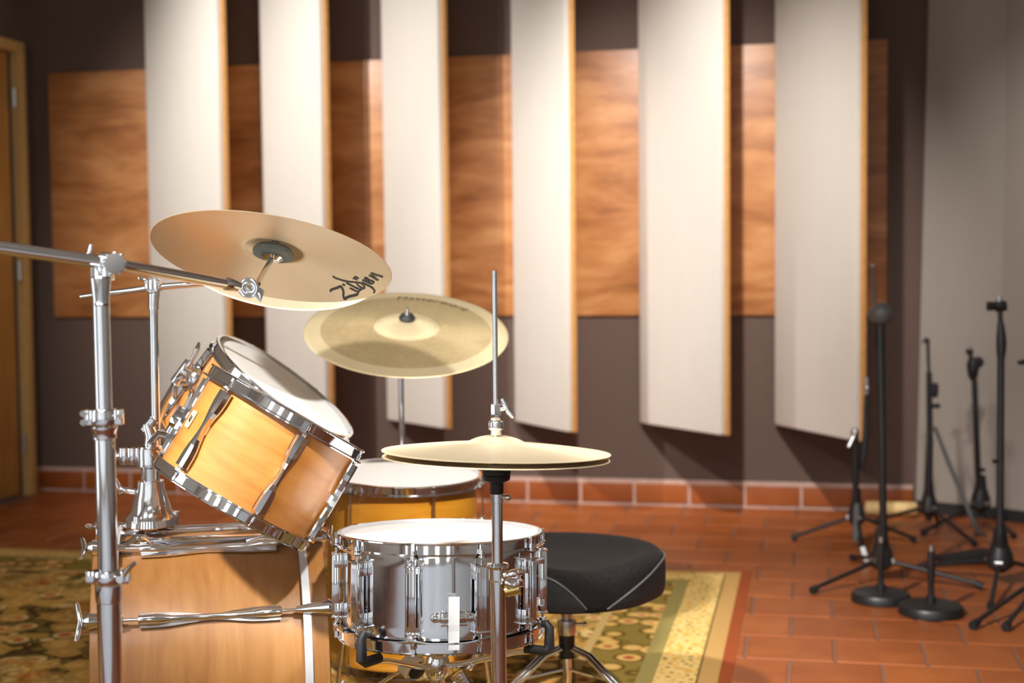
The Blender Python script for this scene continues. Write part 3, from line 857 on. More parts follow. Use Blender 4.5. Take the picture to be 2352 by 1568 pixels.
# ---- bass drum
BR, BL = 0.254, 0.350
bc = P(484, 1400, 2.86); bc.z = 0.297 + RUGZ
s_ = (bc - CAM); s_.z = 0; s_.normalize()
bax = V((-s_.y, s_.x, 0)); bax = -bax if bax.dot(rH) < 0 else bax          # axis, towards the drummer's side
MBD = frame(UP, bax, bc)                                                 # x up, y towards the viewer, z along the axis
bd = thing('bass_drum', 'honey maple bass drum lying on its side under the rack toms', 'drum', MBD)
HB = BL / 2
HR = BR + .013
MB().lathe([(BR - .007, -HB), (BR, -HB + .001), (BR, HB - .001), (BR - .007, HB)], 96).build('shell', 'maple_bass', bd, sharp=50)
for s, nm in ((1, 'batter_hoop'), (-1, 'front_hoop')):
    z0 = s * (HB - .004)
    h = MB().lathe([(HR - .012, z0), (HR, z0), (HR + .001, z0 + s * .044), (HR - .003, z0 + s * .046), (HR - .012, z0 + s * .046)], 96, closed=True).build(nm, 'maple_bass', bd, sharp=35)
    MB().lathe([(HR - .008, z0 - s * .0015), (HR + .0022, z0 - s * .0015), (HR + .0022, z0 + s * .013), (HR - .008, z0 + s * .013)], 96, closed=True).build('hoop_inlay', 'hoop_inlay', h, sharp=35)
MB().lathe([(1e-4, HB + .004), (HR - .02, HB + .004), (HR - .012, HB)], 72).build('batter_head', 'drum_head', bd)
MB().lathe([(1e-4, -HB - .004), (HR - .02, -HB - .004), (HR - .012, -HB)], 72).build('front_head', 'drum_head', bd)
# lugs with claws and T rods; built at +y and turned about z
mb = MB()
Mx = frame((1, 0, 0), (0, 1, 0), (0, BR + .003, 0))
olx = bowtie(.128, .014, .0062)
mb.prism([(x, y) for x, y in olx], .004, Mx)
for s in (-1, 1):
    mb.tube([(0, BR + .010, 0), (0, BR + .010, s * .07), (0, BR + .014, s * .095), (0, BR + .014, s * .13)], [.0055, .0058, .0095, .0085], 12)
lug = mb.mesh('lug', 'chrome', sharp=35)
rods, claws = [], []
for s in (-1, 1):
    z1 = s * (HB + .040)
    rb = MB().cyl((0, BR + .014, s * .12), (0, BR + .022, s * (HB + .052)), .0032, .0032, 10)
    rb.tube([(-.036, BR + .022, s * (HB + .064)), (-.030, BR + .022, s * (HB + .062)), (0, BR + .022, s * (HB + .056)), (.030, BR + .022, s * (HB + .062)), (.036, BR + .022, s * (HB + .064))], [.003, .0048, .0062, .0048, .003], 10)
    rods.append(rb.mesh('tension_rod', 'chrome'))
    cb = MB()
    cb.tube([(0, BR + .018, s * (HB - .018)), (0, BR + .020, s * (HB + .012)), (0, BR + .022, s * (HB + .042)), (0, BR + .022, s * (HB + .050))], [.006, .011, .016, .010], 14)
    cb.box((0, HR - .002, s * (HB + .044)), (.024, .030, .005))
    claws.append(cb.mesh('claw', 'chrome'))
for k in range(10):
    a = R(32.5 - 36 * k)          # height above the horizontal
    o = link('lug', lug, bd, RZ(-a))
    for x in claws: link('claw', x, o)
    for x in rods: link('tension_rod', x, o)
# spurs
for s in (-1, 1):
    p0 = V((-.06, s * (BR - .004), -HB + .06)); foot = MBD.inverted() @ (MBD @ V((0, s * (BR + .10), -HB - .05)) * 1.0)
    wf = MBD @ foot; wf.z = RUGZ + .012; foot = MBD.inverted() @ wf
    sp = MB().cyl(p0, p0 + V((0, s * .018, 0)), .022, .02, 18).tube([p0 + V((.03, s * .02, .0)), p0 + V((0, s * .022, 0)), foot], [.006, .006, .005], 10).build('spur', 'chrome', bd)
    MB().ball(foot, .011).build('rubber_foot', 'black_rubber', sp)
# short legs that keep the shell off the rug
# ---- rail mount on the shell
rail_z0, rail_z1 = -.135, .125
def shell_pt(xang, z, h=0.0):
    a = R(xang); return V(((BR + h) * math.cos(a), (BR + h) * math.sin(a), z))        # angle from the top, + towards the viewer
rm = MB()
for ang in (17, -24):
    a = shell_pt(ang, rail_z0, .016); c = shell_pt(ang, rail_z1, .016)
    MB().box((a + c) / 2, (.014, .012, (c - a).length), RZ(R(ang)).to_3x3()).build('rail', 'chrome', bd, bevel=.002)
    for z in (rail_z0 + .005, rail_z1 - .01):
        b0 = shell_pt(ang, z, .0)
        Mq = Matrix.Rotation(R(ang), 3, 'Z')
        fb = MB()
        fr = frame(Mq @ V((0, 0, 1)), Mq @ V((0, 1, 0)), b0 + Mq @ V((.006, -.012, 0)))
        fb.prism([(-.050, -.006), (.050, -.006), (.046, .004), (.026, .008), (.010, .022), (-.008, .024), (-.022, .012), (-.044, .006)], .024, fr)
        fb.build('rail_foot', 'chrome', bd, bevel=.002)

# ---- tom holder on the rail
hp = MBD @ V((BR + .03, -.03, -.112))          # base of the post
post_top = P(370, 1045, depth(hp)); 
hb = V(hp)
th = thing('tom_holder', 'chrome post and bell base on the bass drum carrying the rack toms', 'tom mount', hb)
L = lambda p: V(p) - hb
MB().lathe([(.001, .080), (.026, .078), (.028, .062), (.034, .040), (.040, .018), (.052, .004), (.054, -.010), (.050, -.013), (.001, -.013)], 36).build('bell_base', 'chrome', th, sharp=30)
for a in (20, 140, 260):
    e = V((math.cos(R(a)), math.sin(R(a)), 0)); MB().cyl(e * .047 + UP * .0, e * .047 + UP * .014, .009, .008, 14).build('base_bolt', 'chrome', th)
zt = P(372, 1045, depth(hp)).z - hb.z
MB().cyl((0, 0, .07), (0, 0, zt), .0185, .0185, 28).build('post', 'chrome', th)
mb = MB().cyl(-rH * .03 + UP * .055, -rH * .065 + UP * .062, .006, .006, 12)
mb.tube([-rH * .060 + UP * .052, -rH * .066 + UP * .066, -rH * .074 + UP * .082], [.006, .008, .007], 10); mb.box(-rH * .079 + UP * .086, (.020, .014, .014))
mb.build('wing_bolt', 'chrome', th, bevel=.002)
# clamp block where the arms meet
cz = zt
mb = MB().lathe([(.001, .022), (.024, .020), (.026, .012), (.026, -.020), (.022, -.024), (.001, -.024)], 28, T((0, 0, cz)))
for k, r_ in enumerate((.016, .012, .017)): mb.cyl(-rH * (.018 + .016 * k) + UP * (cz + .017), -rH * (.018 + .016 * k) + UP * (cz - .017), .0125, .0125, 16)
mb.build('clamp_block', 'chrome', th, bevel=.001)
wg = MB()
wc = -rH * .066 + UP * cz
wg.cyl(wc + rH * .012, wc - rH * .006, .005, .005, 10)
for s in (-1, 1): wg.tube([wc, wc - rH * .010 + UP * s * .012, wc - rH * .020 + UP * s * .017, wc - rH * .030 + UP * s * .016], [.005, .0055, .0055, .004], 10)
wg.build('wing_nut', 'chrome', th)
topc = UP * (cz + .02)
mb = MB().tube([topc - UP * .03, topc + UP * .02 + rH * .004, topc + UP * .045 - rH * .004], [.016, .014, .011], 14)
mb.cyl(topc + UP * .030 - rH * .010, topc + UP * .052 + rH * .010, .010, .010, 14).build('ball_joint', 'chrome', th)
for jn in (j1, j2):
    jl = L(jn)
    a_ = topc + UP * .005
    MB().tube([a_, a_.lerp(jl, .55) + UP * .012, jl.lerp(a_, .08), jl], .0075, 12).build('tom_arm', 'chrome', th)
# upright tube with the short cymbal arm on top
dz = depth(hp)
tl = P(357, 985, dz); tu = P(353, 705, dz)
MB().tube([L(tl) - UP * .05, L(tu)], .0092, 16).build('cymbal_tube', 'chrome', th)
tt_ = P(354, 655, dz)
MB().tube([L(tu) - UP * .004, L(tu) + UP * .006, L(tt_) - UP * .004], [.0112, .0105, .0125], 16).build('cymbal_tube_sleeve', 'chrome', th)
mb = MB().cyl(L(tt_) - fH * .018 + UP * .0, L(tt_) + fH * .02, .015, .015, 20)
for k in range(7):
    a = 2 * PI * k / 7; mb.ball(L(tt_) - fH * .016 + (rH * math.cos(a) + UP * math.sin(a)) * .014, .0035, 8)
mb.wing(L(tt_) + UP * .012 - rH * .02, -rH + UP * .5, fH, .014, .0035)
mb.build('tilter', 'chrome', th, bevel=.001)
arm_l = P(184, 682, dz - .02); arm_r = P(590, 640, dz + .06)
MB().tube([L(arm_l), L(P(240, 674, dz - .012)), L(P(354, 660, dz - .0)), L(arm_r)], [.0052, .0056, .0062, .0066], 12).build('cymbal_arm', 'chrome', th)

# ================================================================== cymbals
def cym_z(r, Rr, hb_, rb, bow):
    """height of the upper face over the rim plane"""
    zb = bow * (1 - (rb / Rr) ** 1.5)
    if r >= rb: return bow * (1 - (r / Rr) ** 1.5)
    q = r / rb
    return zb + hb_ * (1 - q ** 2.2) ** 0.9
def cymbal(name, label, mx, Rr, hb_, rb, bow, mat, hole=.0065, flip=False, group=None, ridges=0.0):
    rs = [hole + (rb - hole) * k / 10 for k in range(11)] + [rb + (Rr - rb) * k / 22 for k in range(1, 23)]
    root = thing(name, label, 'cymbal', mx, group)
    up = [(r, cym_z(r, Rr, hb_, rb, bow)) for r in rs]
    lo = [(r, z - .0012) for r, z in reversed(up)]
    pr = up + [(Rr + .0004, -.0006)] + lo
    if flip: pr = [(r, -z) for r, z in pr]
    o = MB().lathe(pr, 128, closed=True).build('disc', mat, root, sharp=60)
    return root, o
# crash seen from below, script printed on its underside
A_R = 0.2032; A_BOW = .018
MA = view_frame(625, 595, 2.40, 10.8, -0.335)
ca, _ = cymbal('crash_cymbal', 'crash cymbal seen from below with black script lettering on its underside', MA, A_R, .018, .052, A_BOW, 'bronze_crash')
MAi = MA.inverted()
def on_disc(mi, px, py, zfun, off):
    o = mi @ CAM; d = mi.to_3x3() @ ray(px, py); z = 0.0
    for _ in range(4):
        k = (z - o.z) / d.z; x, y = o.x + d.x * k, o.y + d.y * k; z = zfun(math.hypot(x, y))
    return V((x, y, z + off))
def script_strokes(root, mi, strokes, zfun, off, x0, y0, sc, name, mat):
    mb = MB()
    for wd, pts in strokes:
        # smooth the pen path
        P2 = [V((x0 + x / sc, y0 + y / sc)) for x, y in pts]
        cur = []
        for i in range(len(P2) - 1):
            a, b_, c_, d_ = P2[max(0, i - 1)], P2[i], P2[i + 1], P2[min(len(P2) - 1, i + 2)]
            for k in range(5):
                u = k / 5
                cur.append(.5 * ((2 * b_) + (c_ - a) * u + (2 * a - 5 * b_ + 4 * c_ - d_) * u * u + (3 * b_ - a - 3 * c_ + d_) * u ** 3))
        cur.append(P2[-1])
        ws = 1.35 * wd / sc
        vs = []
        for i, p in enumerate(cur):
            d = (cur[min(len(cur) - 1, i + 1)] - cur[max(0, i - 1)])
            n_ = V((-d.y, d.x)); n_ = n_.normalized() if n_.length > 0 else V((0, 1))
            wloc = ws * (.6 if i in (0, len(cur) - 1) else 1)
            for s in (-1, 1):
                qx = p + n_ * s * wloc / 2; vs.append(on_disc(mi, qx.x, qx.y, zfun, off))
        mb.add(vs, [(2 * i, 2 * i + 1, 2 * i + 3, 2 * i + 2) for i in range(len(cur) - 1)])
    return mb.build(name, mat, root)
ZS = [(52, [(525, 890), (532, 835), (640, 795), (760, 755), (820, 715)]),
      (48, [(820, 715), (870, 790), (905, 890), (900, 1000), (940, 1130)]),
      (54, [(940, 1130), (1010, 1062), (1120, 1022), (1250, 992), (1338, 972)]),
      (48, [(1338, 972), (1342, 905), (1390, 845), (1460, 800), (1560, 760)]),
      (36, [(870, 660), (910, 680), (960, 690)]),
      (38, [(985, 625), (1090, 670), (1220, 740), (1370, 810)]),
      (38, [(1095, 772), (1180, 820), (1320, 885)]),
      (34, [(580, 420), (650, 470), (760, 512), (920, 560), (1100, 590), (1280, 606), (1400, 625), (1480, 660)]),
      (36, [(1290, 620), (1340, 690), (1440, 765), (1540, 760), (1510, 690), (1440, 620)]),
      (34, [(1180, 480), (1250, 500), (1325, 532)]), (34, [(1225, 430), (1290, 455), (1370, 490)]),
      (38, [(1450, 600), (1600, 680), (1740, 750), (1820, 830), (1840, 885), (1795, 922)]),
      (36, [(1460, 530), (1600, 590), (1740, 650), (1830, 600)]),
      (36, [(1530, 465), (1590, 470), (1690, 540), (1830, 590)]), (34, [(1530, 465), (1560, 510), (1680, 600), (1740, 645)]),
      (36, [(1660, 390), (1780, 450), (1890, 520), (1960, 540)]), (34, [(1720, 315), (1790, 410), (1900, 500)]),
      (36, [(1720, 320), (1880, 380), (2000, 415), (2090, 450)])]
o = script_strokes(ca, MAi, ZS, lambda r: cym_z(r, A_R, .018, .052, A_BOW), -.0018, 720, 600, 13.067, 'script_lettering', 'ink')
o['label'] = 'black script lettering'

# crash on the bass drum arm, mostly hidden behind the first one
MC = view_frame(642, 611, 2.95, 9, 0.40)
cc, _ = cymbal('crash_cymbal', 'second crash cymbal, only its pale lower rim shows below the lettered crash', MC, .203, .018, .052, .018, 'bronze_hat')
cz_ = cym_z(.01, .203, .018, .052, .018)
MB().lathe([(.007, cz_ + .010), (.018, cz_ + .009), (.018, cz_ - .002), (.007, cz_ - .003)], 24, closed=True).build('felt_washer', 'felt_gray', cc)
pr = P(590, 640, depth(hp) + .06)
c0 = MC @ V((0, 0, cz_))
MB().tube([L(pr), L(pr).lerp(L(c0), .5), L(c0) + (MC.to_3x3() @ V((0, 0, .022)))], .0045, 10).build('cymbal_rod', 'chrome', th)

# ride with turned rings and printed name
B_R, B_HB, B_RB, B_BOW = 0.254, .020, .082, .018
MR = view_frame(934, 763, 3.545, 1.5, 0.415)
zr = lambda r: cym_z(r, B_R, B_HB, B_RB, B_BOW)
cr, _ = cymbal('ride_cymbal', 'gold ride cymbal tipped forward with turned rings and dark printed name', MR, B_R, B_HB, B_RB, B_BOW, 'bronze_ride')
fc = bpy.data.curves.new('lettering', 'FONT'); fc.body = 'Masterwork'; fc.size = .038; fc.shear = .25; fc.space_character = 1.15
fo = bpy.data.objects.new('lettering', fc); COL.objects.link(fo)
bpy.context.view_layer.update()
me = bpy.data.meshes.new_from_object(fo.evaluated_get(bpy.context.evaluated_depsgraph_get()))
bpy.data.objects.remove(fo)
bm = bmesh.new(); bm.from_mesh(me)
bmesh.ops.subdivide_edges(bm, edges=[e_ for e_ in bm.edges if e_.calc_length() > .008], cuts=2)
bmesh.ops.triangulate(bm, faces=bm.faces)
mn = min(v.co.x for v in bm.verts); mxx = max(v.co.x for v in bm.verts)
for v in bm.verts:
    q = (v.co.x - mn) / (mxx - mn)
    phi = R(98 - 58 * q); rad = .191 + v.co.y
    v.co = V((rad * math.cos(phi), rad * math.sin(phi), zr(rad) + .0006))
bm.to_mesh(me); bm.free()
me.name = 'printed_name'; me.materials.clear(); me.materials.append(M['ink_faded'])
lo = link('printed_name', me, cr); lo['label'] = 'dark printed lettering along the rear rim'
ztop = zr(.0065)
# stand of the ride
n_r = MR.to_3x3() @ V((0, 0, 1)); tipc = MR @ V((0, 0, ztop))
sb = P(922, 940, 3.71); sbase = V((sb.x, sb.y, RUGZ))
rs_ = thing('cymbal_stand', 'slim chrome stand holding the gold ride cymbal behind the floor tom', 'cymbal stand', sbase)
L = lambda p: V(p) - sbase
tilt = MR @ V((0, 0, -.035)); neck = V((sb.x, sb.y, tilt.z - .06))
MB().tube([L(neck) - UP * .0, V((0, 0, .42))], .0078, 14).build('upper_tube', 'chrome', rs_)
MB().tube([V((0, 0, .50)), V((0, 0, .06))], .0110, 16).build('lower_tube', 'chrome', rs_)
MB().cyl(V((0, 0, .475)), V((0, 0, .515)), .017, .016, 18).build('clamp', 'chrome', rs_)
MB().tube([L(neck), L(tilt) - UP * .01, L(tilt)], [.0078, .008, .007], 12).cyl(L(tilt) - rH * .012, L(tilt) + rH * .012, .009, .009, 14).build('tilter', 'chrome', rs_)
MB().tube([L(tilt), L(tipc + n_r * .030)], .0034, 10).build('threaded_rod', 'steel', rs_)
MB().lathe([(.004, .0), (.019, .0), (.020, .005), (.016, .012), (.008, .014), (.004, .014)], 28, frame(rH, n_r, L(tipc + n_r * .001)), closed=True).build('felt_washer', 'black_rubber', rs_)
MB().cyl(L(tipc + n_r * .014), L(tipc + n_r * .026), .0075, .005, 14).ball(L(tipc + n_r * .028), .005).build('top_nut', 'chrome', rs_)
tripod_legs(rs_, sbase, .34, .30, 1.3)

# ================================================================== near boom stand
bx = P(243, 1100, 1.95); base = V((bx.x, bx.y, RUGZ))
bs = thing('boom_cymbal_stand', 'tall chrome boom stand at the left carrying the lettered crash cymbal', 'cymbal stand', base)
L = lambda p: V(p) - base
def zz(py): return P(243, py, 1.95).z - RUGZ
d0 = 1.95
mb = MB().tube([V((0, 0, zz(942))), V((0, 0, zz(690)))], .0113, 24); mb.build('top_tube', 'chrome', bs)
MB().tube([V((0, 0, zz(1312))), V((0, 0, zz(1000)))], .0138, 24).build('middle_tube', 'chrome', bs)
MB().tube([V((0, 0, .05)), V((0, 0, zz(1345)))], .0166, 24).build('lower_tube', 'chrome', bs)
def stand_clamp(zc, h, r, rl, lw, wside=1):
    mb = MB().lathe([(r, zc + h), (rl, zc + h), (rl + .001, zc + h - .003), (rl + .001, zc - h + .003), (rl, zc - h), (r, zc - h)], 28)
    Mq = frame(rH, UP, (0, 0, 0)).to_3x3()
    for s in (-1, 1):
        mb.box(rH * s * (rl + lw / 2 - .004) + UP * zc, (lw, .014, h * 1.8), Mq)
    return mb, Mq
zc = zz(957)
mb, Mq = stand_clamp(zc, .0115, .012, .0165, .013)
cl = mb.build('memory_clamp', 'chrome', bs, bevel=.0012)
mb = MB()
for k in (-1, 1): mb.cyl(-rH * .026 - fH * .010 + UP * (zc + k * .006), -rH * .026 + fH * .010 + UP * (zc + k * .006), .0045, .0045, 10)
mb.cyl(rH * .024 - fH * .010 + UP * (zc + .002), rH * .024 - fH * .006 + UP * (zc + .002), .004, .004, 8); mb.build('clamp_screw', 'chrome', cl)
MB().lathe([(.012, zz(978)), (.0172, zz(978)), (.0172, zz(986)), (.0158, zz(990)), (.0158, zz(1006)), (.0138, zz(1008))], 28).build('collar', 'chrome', bs)
zc = zz(1327)
mb, Mq = stand_clamp(zc, .0100, .015, .0195, .014)
cl = mb.build('memory_clamp', 'chrome', bs, bevel=.0012)
mb = MB().cyl(rH * .021 - fH * .020 + UP * zc, rH * .021 + fH * .010 + UP * zc, .005, .005, 12)
mb.tube([rH * .026 - fH * .016 + UP * (zc + .006), rH * .034 - fH * .016 + UP * (zc + .016), rH * .043 - fH * .016 + UP * (zc + .023)], [.004, .004, .0025], 8)
mb.build('clamp_screw', 'chrome', cl)
MB().lathe([(.015, zz(1342)), (.0182, zz(1343)), (.0185, zz(1352)), (.0178, zz(1384)), (.0165, zz(1386))], 28).build('collar', 'chrome', bs)
# flared neck under the boom clamp
MB().lathe([(.0001, zz(634)), (.0128, zz(634)), (.0142, zz(638)), (.0112, zz(688)), (.0108, zz(694)), (.0118, zz(697)), (.0113, zz(702))], 28).build('neck', 'chrome', bs, sharp=30)
dial_c = P(264, 605, 1.93)
hub = P(243, 607, 1.955)
vdir = (dial_c - CAM).normalized()
mb = MB().cyl(L(hub) - vdir * .012, L(hub) + vdir * .024, .0150, .0150, 26)
mb.tube([L(P(228, 600, 1.95)), L(P(250, 604, 1.955))], [.0135, .0150], 20)
mb.box(L(P(236, 628, 1.955)), (.026, .024, .020), frame(rH, UP, (0, 0, 0)).to_3x3())
for k in range(9):
    a = 2 * PI * k / 9 + .2; mb.ball(L(dial_c) + (CR * math.cos(a) + CU * math.sin(a)) * .0142 + vdir * .004, .0028, 8)
bh = mb.build('boom_clamp', 'chrome', bs, bevel=.0012)
MB().cyl(L(dial_c) - vdir * .004, L(dial_c) + vdir * .020, .0138, .0138, 30).build('clamp_dial', 'dial_gray', bh, bevel=.001)
MB().wing(L(P(206, 588, 1.96)), -CR * .8 + CU * .6, CR * .3 + CU, .014, .0035).cyl(L(P(206, 588, 1.96)), L(P(232, 600, 1.955)), .003, .003, 8).build('wing_screw', 'chrome', bh)
bl0 = P(-260, 531, 1.84); bl1 = P(262, 606, 1.955); bl2 = P(530, 653, 2.13)
MB().tube([L(bl0), L(bl1)], .0092, 18).build('boom_tube', 'chrome', bs)
MB().tube([L(bl1), L(bl2)], .0080, 18).build('boom_rod', 'chrome', bs)
tl = P(571, 661, 2.15)
vd = (tl - CAM).normalized()
mb = MB().tube([L(P(513, 650, 2.12)), L(P(520, 651, 2.123)), L(P(548, 657, 2.14))], [.0075, .0105, .0090], 16)
fr = frame(CR, -vd, L(tl) + vd * .010)
ring = [(.0066, -.004), (.0152, -.004), (.0158, -.002), (.0158, .008), (.0150, .010), (.0066, .010)]
mb.lathe(ring, 30, fr @ T((0, 0, 0)), closed=True)
mb.prism([(-.017, -.004), (.010, -.014), (.018, -.022), (.024, -.004), (.012, .004), (-.006, .004)], .008, fr @ T((0, 0, -.004)))
tw = mb.build('tilter', 'chrome', bs, bevel=.0008)
MB().cyl(L(tl) + vd * .006, L(tl) + vd * .024, .0062, .0062, 12).build('tilter_bolt', 'brass', tw)
ua = MA.to_3x3() @ V((0, 0, 1))
wc = MA @ V((0, 0, cym_z(.0065, A_R, .018, .052, A_BOW)))
seat_ = wc - ua * .030
MB().tube([L(P(592, 652, 2.16)), L(P(598, 640, 2.18)), L(seat_), L(wc)], [.0046, .0046, .0048, .0034], 12).build('cymbal_rod', 'chrome', bs)
frw = frame(CR, ua, L(wc))
MB().lathe([(.004, -.012), (.030, -.014), (.035, -.020), (.034, -.027), (.020, -.029), (.004, -.029)], 36, frw, closed=True).build('felt_washer', 'felt_gray', bs)
MB().lathe([(.003, -.029), (.017, -.029), (.018, -.031), (.012, -.036), (.003, -.038)], 28, frw, closed=True).build('cup_washer', 'chrome', bs)
MB().lathe([(.003, .002), (.018, .002), (.018, .012), (.003, .013)], 24, frw, closed=True).build('top_felt', 'felt_gray', bs)
MB().cyl(L(wc + ua * .012), L(wc + ua * .026), .009, .006, 14).build('top_nut', 'chrome', bs)
tripod_legs(bs, base, .34, .34, 2.2, .009)

# ================================================================== hi-hat
HD = 2.21
hx = P(1143, 1300, HD); base = V((hx.x, hx.y, RUGZ))
hs = thing('hi_hat_stand', 'chrome hi-hat stand with a long thin pull rod in front of the snare', 'hi-hat stand', base)
L = lambda p: V(p) - base
def hz_(py): return P(1143, py, HD).z - RUGZ
MB().tube([V((0, 0, hz_(1300))), V((0, 0, hz_(621)))], .0040, 12).build('pull_rod', 'chrome', hs)
MB().tube([V((0, 0, .06)), V((0, 0, hz_(1305)))], .0120, 22).build('lower_tube', 'chrome', hs)
MB().tube([V((0, 0, hz_(1320))), V((0, 0, hz_(1128)))], .0088, 20).build('upper_tube', 'chrome', hs)
mb = MB().lathe([(.0088, hz_(1292)), (.0165, hz_(1294)), (.0180, hz_(1298)), (.0165, hz_(1303)), (.0140, hz_(1305)), (.0140, hz_(1330)), (.012, hz_(1334))], 26)
jc = mb.build('height_clamp', 'chrome', hs, sharp=30)
zc = hz_(1318)
mb = MB().tube([rH * .010 + UP * zc - fH * .014, rH * .026 + UP * (zc + .004) - fH * .016, rH * .036 + UP * (zc + .006) - fH * .012], [.006, .0075, .006], 10)
mb.tube([rH * .012 + UP * (zc - .010) - fH * .016, rH * .024 + UP * (zc - .013) - fH * .018, rH * .040 + UP * (zc - .012) - fH * .014], [.006, .0065, .005], 10)
mb.wing(rH * .028 + UP * (zc - .002) - fH * .016, rH, UP * .4 + fH, .016, .0045); mb.build('clamp_wing', 'chrome', jc)
MB().cyl(rH * .012 + UP * (zc - .026) - fH * .008, rH * .034 + UP * (zc - .020) - fH * .010, .0085, .010, 14).build('clamp_barrel', 'brass', jc)
MB().lathe([(.0033, hz_(1072)), (.0218, hz_(1073)), (.0220, hz_(1086)), (.0205, hz_(1088)), (.0215, hz_(1090)), (.0205, hz_(1100)), (.0120, hz_(1106)), (.0033, hz_(1106))], 30).build('seat_cup', 'black_rubber', hs)
MB().lathe([(.0090, hz_(1104)), (.0108, hz_(1105)), (.0104, hz_(1131)), (.0088, hz_(1132))], 24).build('sleeve', 'black_rubber', hs)
mb = MB().lathe([(.0088, hz_(1131)), (.0098, hz_(1132)), (.0098, hz_(1152)), (.0088, hz_(1153))], 22).cyl(rH * .009 + UP * hz_(1141), rH * .020 + UP * hz_(1141), .0045, .004, 12).ball(rH * .017 + UP * hz_(1141), .0058, 10)
mb.build('seat_screw', 'chrome', hs)
MHt = view_frame(1140, 1037, HD, 1.2, 0.088)
nh = MHt.to_3x3() @ V((0, 0, 1))
# clutch on the rod
mb = MB().cyl(V((0, 0, hz_(962))), V((0, 0, hz_(926))), .0088, .0088, 6).cyl(V((0, 0, hz_(970))), V((0, 0, hz_(958))), .0055, .0055, 12)
mb.lathe([(.004, hz_(964)), (.0112, hz_(965)), (.0118, hz_(968)), (.0118, hz_(983)), (.0085, hz_(985)), (.0085, hz_(996)), (.004, hz_(997))], 22)
ck = mb.build('clutch', 'chrome', hs, bevel=.0008)
wc = rH * .017 + UP * hz_(934) - fH * .002
mb = MB().cyl(rH * .006 + UP * hz_(938), wc, .0035, .0035, 10)
for s in (-1, 1): mb.tube([wc, wc + (CU * .8 - CR * .45) * s * .008, wc + (CU * .85 - CR * .5) * s * .017 + CR * .002], [.004, .0055, .0035], 10)
mb.build('clutch_wing', 'chrome', ck)
H_R, H_BOW = .1778, .016
hat, _ = cymbal('hi_hat_cymbal', 'upper hi-hat cymbal, pale bronze with a raised bell under the clutch', MHt, H_R, .012, .046, H_BOW, 'bronze_hat', hole=.0095, group='hi-hat pair')
MHb = MHt @ T((0, 0, -.0105))
hat2, _ = cymbal('hi_hat_cymbal', 'lower hi-hat cymbal, upturned, just a dark rim below the upper one', MHb, H_R - .001, .013, .046, .008, 'bronze_hat', hole=.0095, flip=True, group='hi-hat pair')
tripod_legs(hs, base, .36, .30, .3)
mb = MB().box(fH * .02 + rH * .12 + UP * .06, (.26, .09, .010), (frame(rH, UP, (0, 0, 0)) @ Matrix.Rotation(R(-16), 4, 'Y')).to_3x3())
mb.build('footboard', 'steel', hs, bevel=.004)

# ================================================================== drum throne
TD = 3.30
tc_ = P(1300, 1262, TD); base = V((tc_.x, tc_.y, RUGZ))
tr = thing('drum_throne', 'black padded drum throne with piped vinyl sides on a tripod', 'stool', base)
L = lambda p: V(p) - base
s_ = (tc_ - CAM); s_.z = 0; s_.normalize()
front = -s_; side = V((-front.y, front.x, 0)); side = side if side.dot(rH) > 0 else -side
ZT = tc_.z - base.z                     # top of the rim
SR, STH = .222, .098
NOTCH = 17.0
def sdir(a): return front * math.cos(R(a)) + side * math.sin(R(a))
def srad(a):
    # slightly squared round, a little shallower in front of the notch
    d = ((a - NOTCH + 180) % 360) - 180
    k = 1 + .035 * math.cos(R(2 * d)) ** 2 - .03 * math.exp(-(d / 22) ** 2)
    return SR * k
prof = [(.0, -.018), (.25, -.018), (.45, -.017), (.62, -.012), (.76, -.003), (.86, .002), (.93, .001), (.975, -.006), (.995, -.016), (1.0, -.030), (1.0, -.055), (1.0, -.078), (.988, -.092), (.955, -STH), (.4, -STH + .002), (.0, -STH + .002)]
seg = 96
vs, fs = [], []
for k in range(seg):
    a = 360 * k / seg
    d = ((a - NOTCH + 180) % 360) - 180
    for (f, z) in prof:
        dip = -.020 * math.exp(-(d / 26) ** 2) * max(0, (f - .55) / .45) if z > -.04 else 0
        q = sdir(a) * (srad(a) * max(f, .001)); vs.append(q + UP * (ZT + z + dip))
n = len(prof)
for k in range(seg):
    k2 = (k + 1) % seg
    for jx in range(n - 1): fs.append((k * n + jx, k2 * n + jx, k2 * n + jx + 1, k * n + jx + 1))
MB().add(vs, fs).build('cushion', 'velour', tr, sharp=60)
def bound(d):
    """upper edge of the vinyl side panel, angle d from the notch, height under the rim"""
    lim = 27.0 if d < 0 else 62.0
    q = min(1, max(0, (abs(d) - 5) / lim)); q = math.sin(q * PI / 2) ** .9
    return -.092 + q * (.092 - .014)
for (a0, a1, nm) in ((NOTCH + 6, NOTCH + 176, 0), (NOTCH - 176, NOTCH - 6, 1)):
    mb = MB(); vs, fs, pth = [], [], []
    ns = 60; rows = 6
    for k in range(ns + 1):
        a = a0 + (a1 - a0) * k / ns; d = a - NOTCH
        zt = bound(d)
        for i in range(rows + 1):
            z = zt + (-.093 - zt) * i / rows
            bulge = 1.006 + .004 * math.sin(PI * i / rows) - (.012 if z < -.085 else 0) - (.012 * max(0, (z + .030) / .02) if z > -.03 else 0)
            vs.append(sdir(a) * (srad(a) * bulge + .001) + UP * (ZT + z))
        bg = 1.008 - (.012 * max(0, (zt + .030) / .02) if zt > -.03 else 0)
        pth.append(sdir(a) * (srad(a) * bg + .001) + UP * (ZT + zt))
    for k in range(ns):
        for i in range(rows): fs.append((k * (rows + 1) + i, (k + 1) * (rows + 1) + i, (k + 1) * (rows + 1) + i + 1, k * (rows + 1) + i + 1))
    mb.add(vs, fs)
    pn = mb.build('side_panel', 'black_vinyl', tr, sharp=60)
    MB().tube(pth, .0022, 8).build('piping', 'piping', pn)
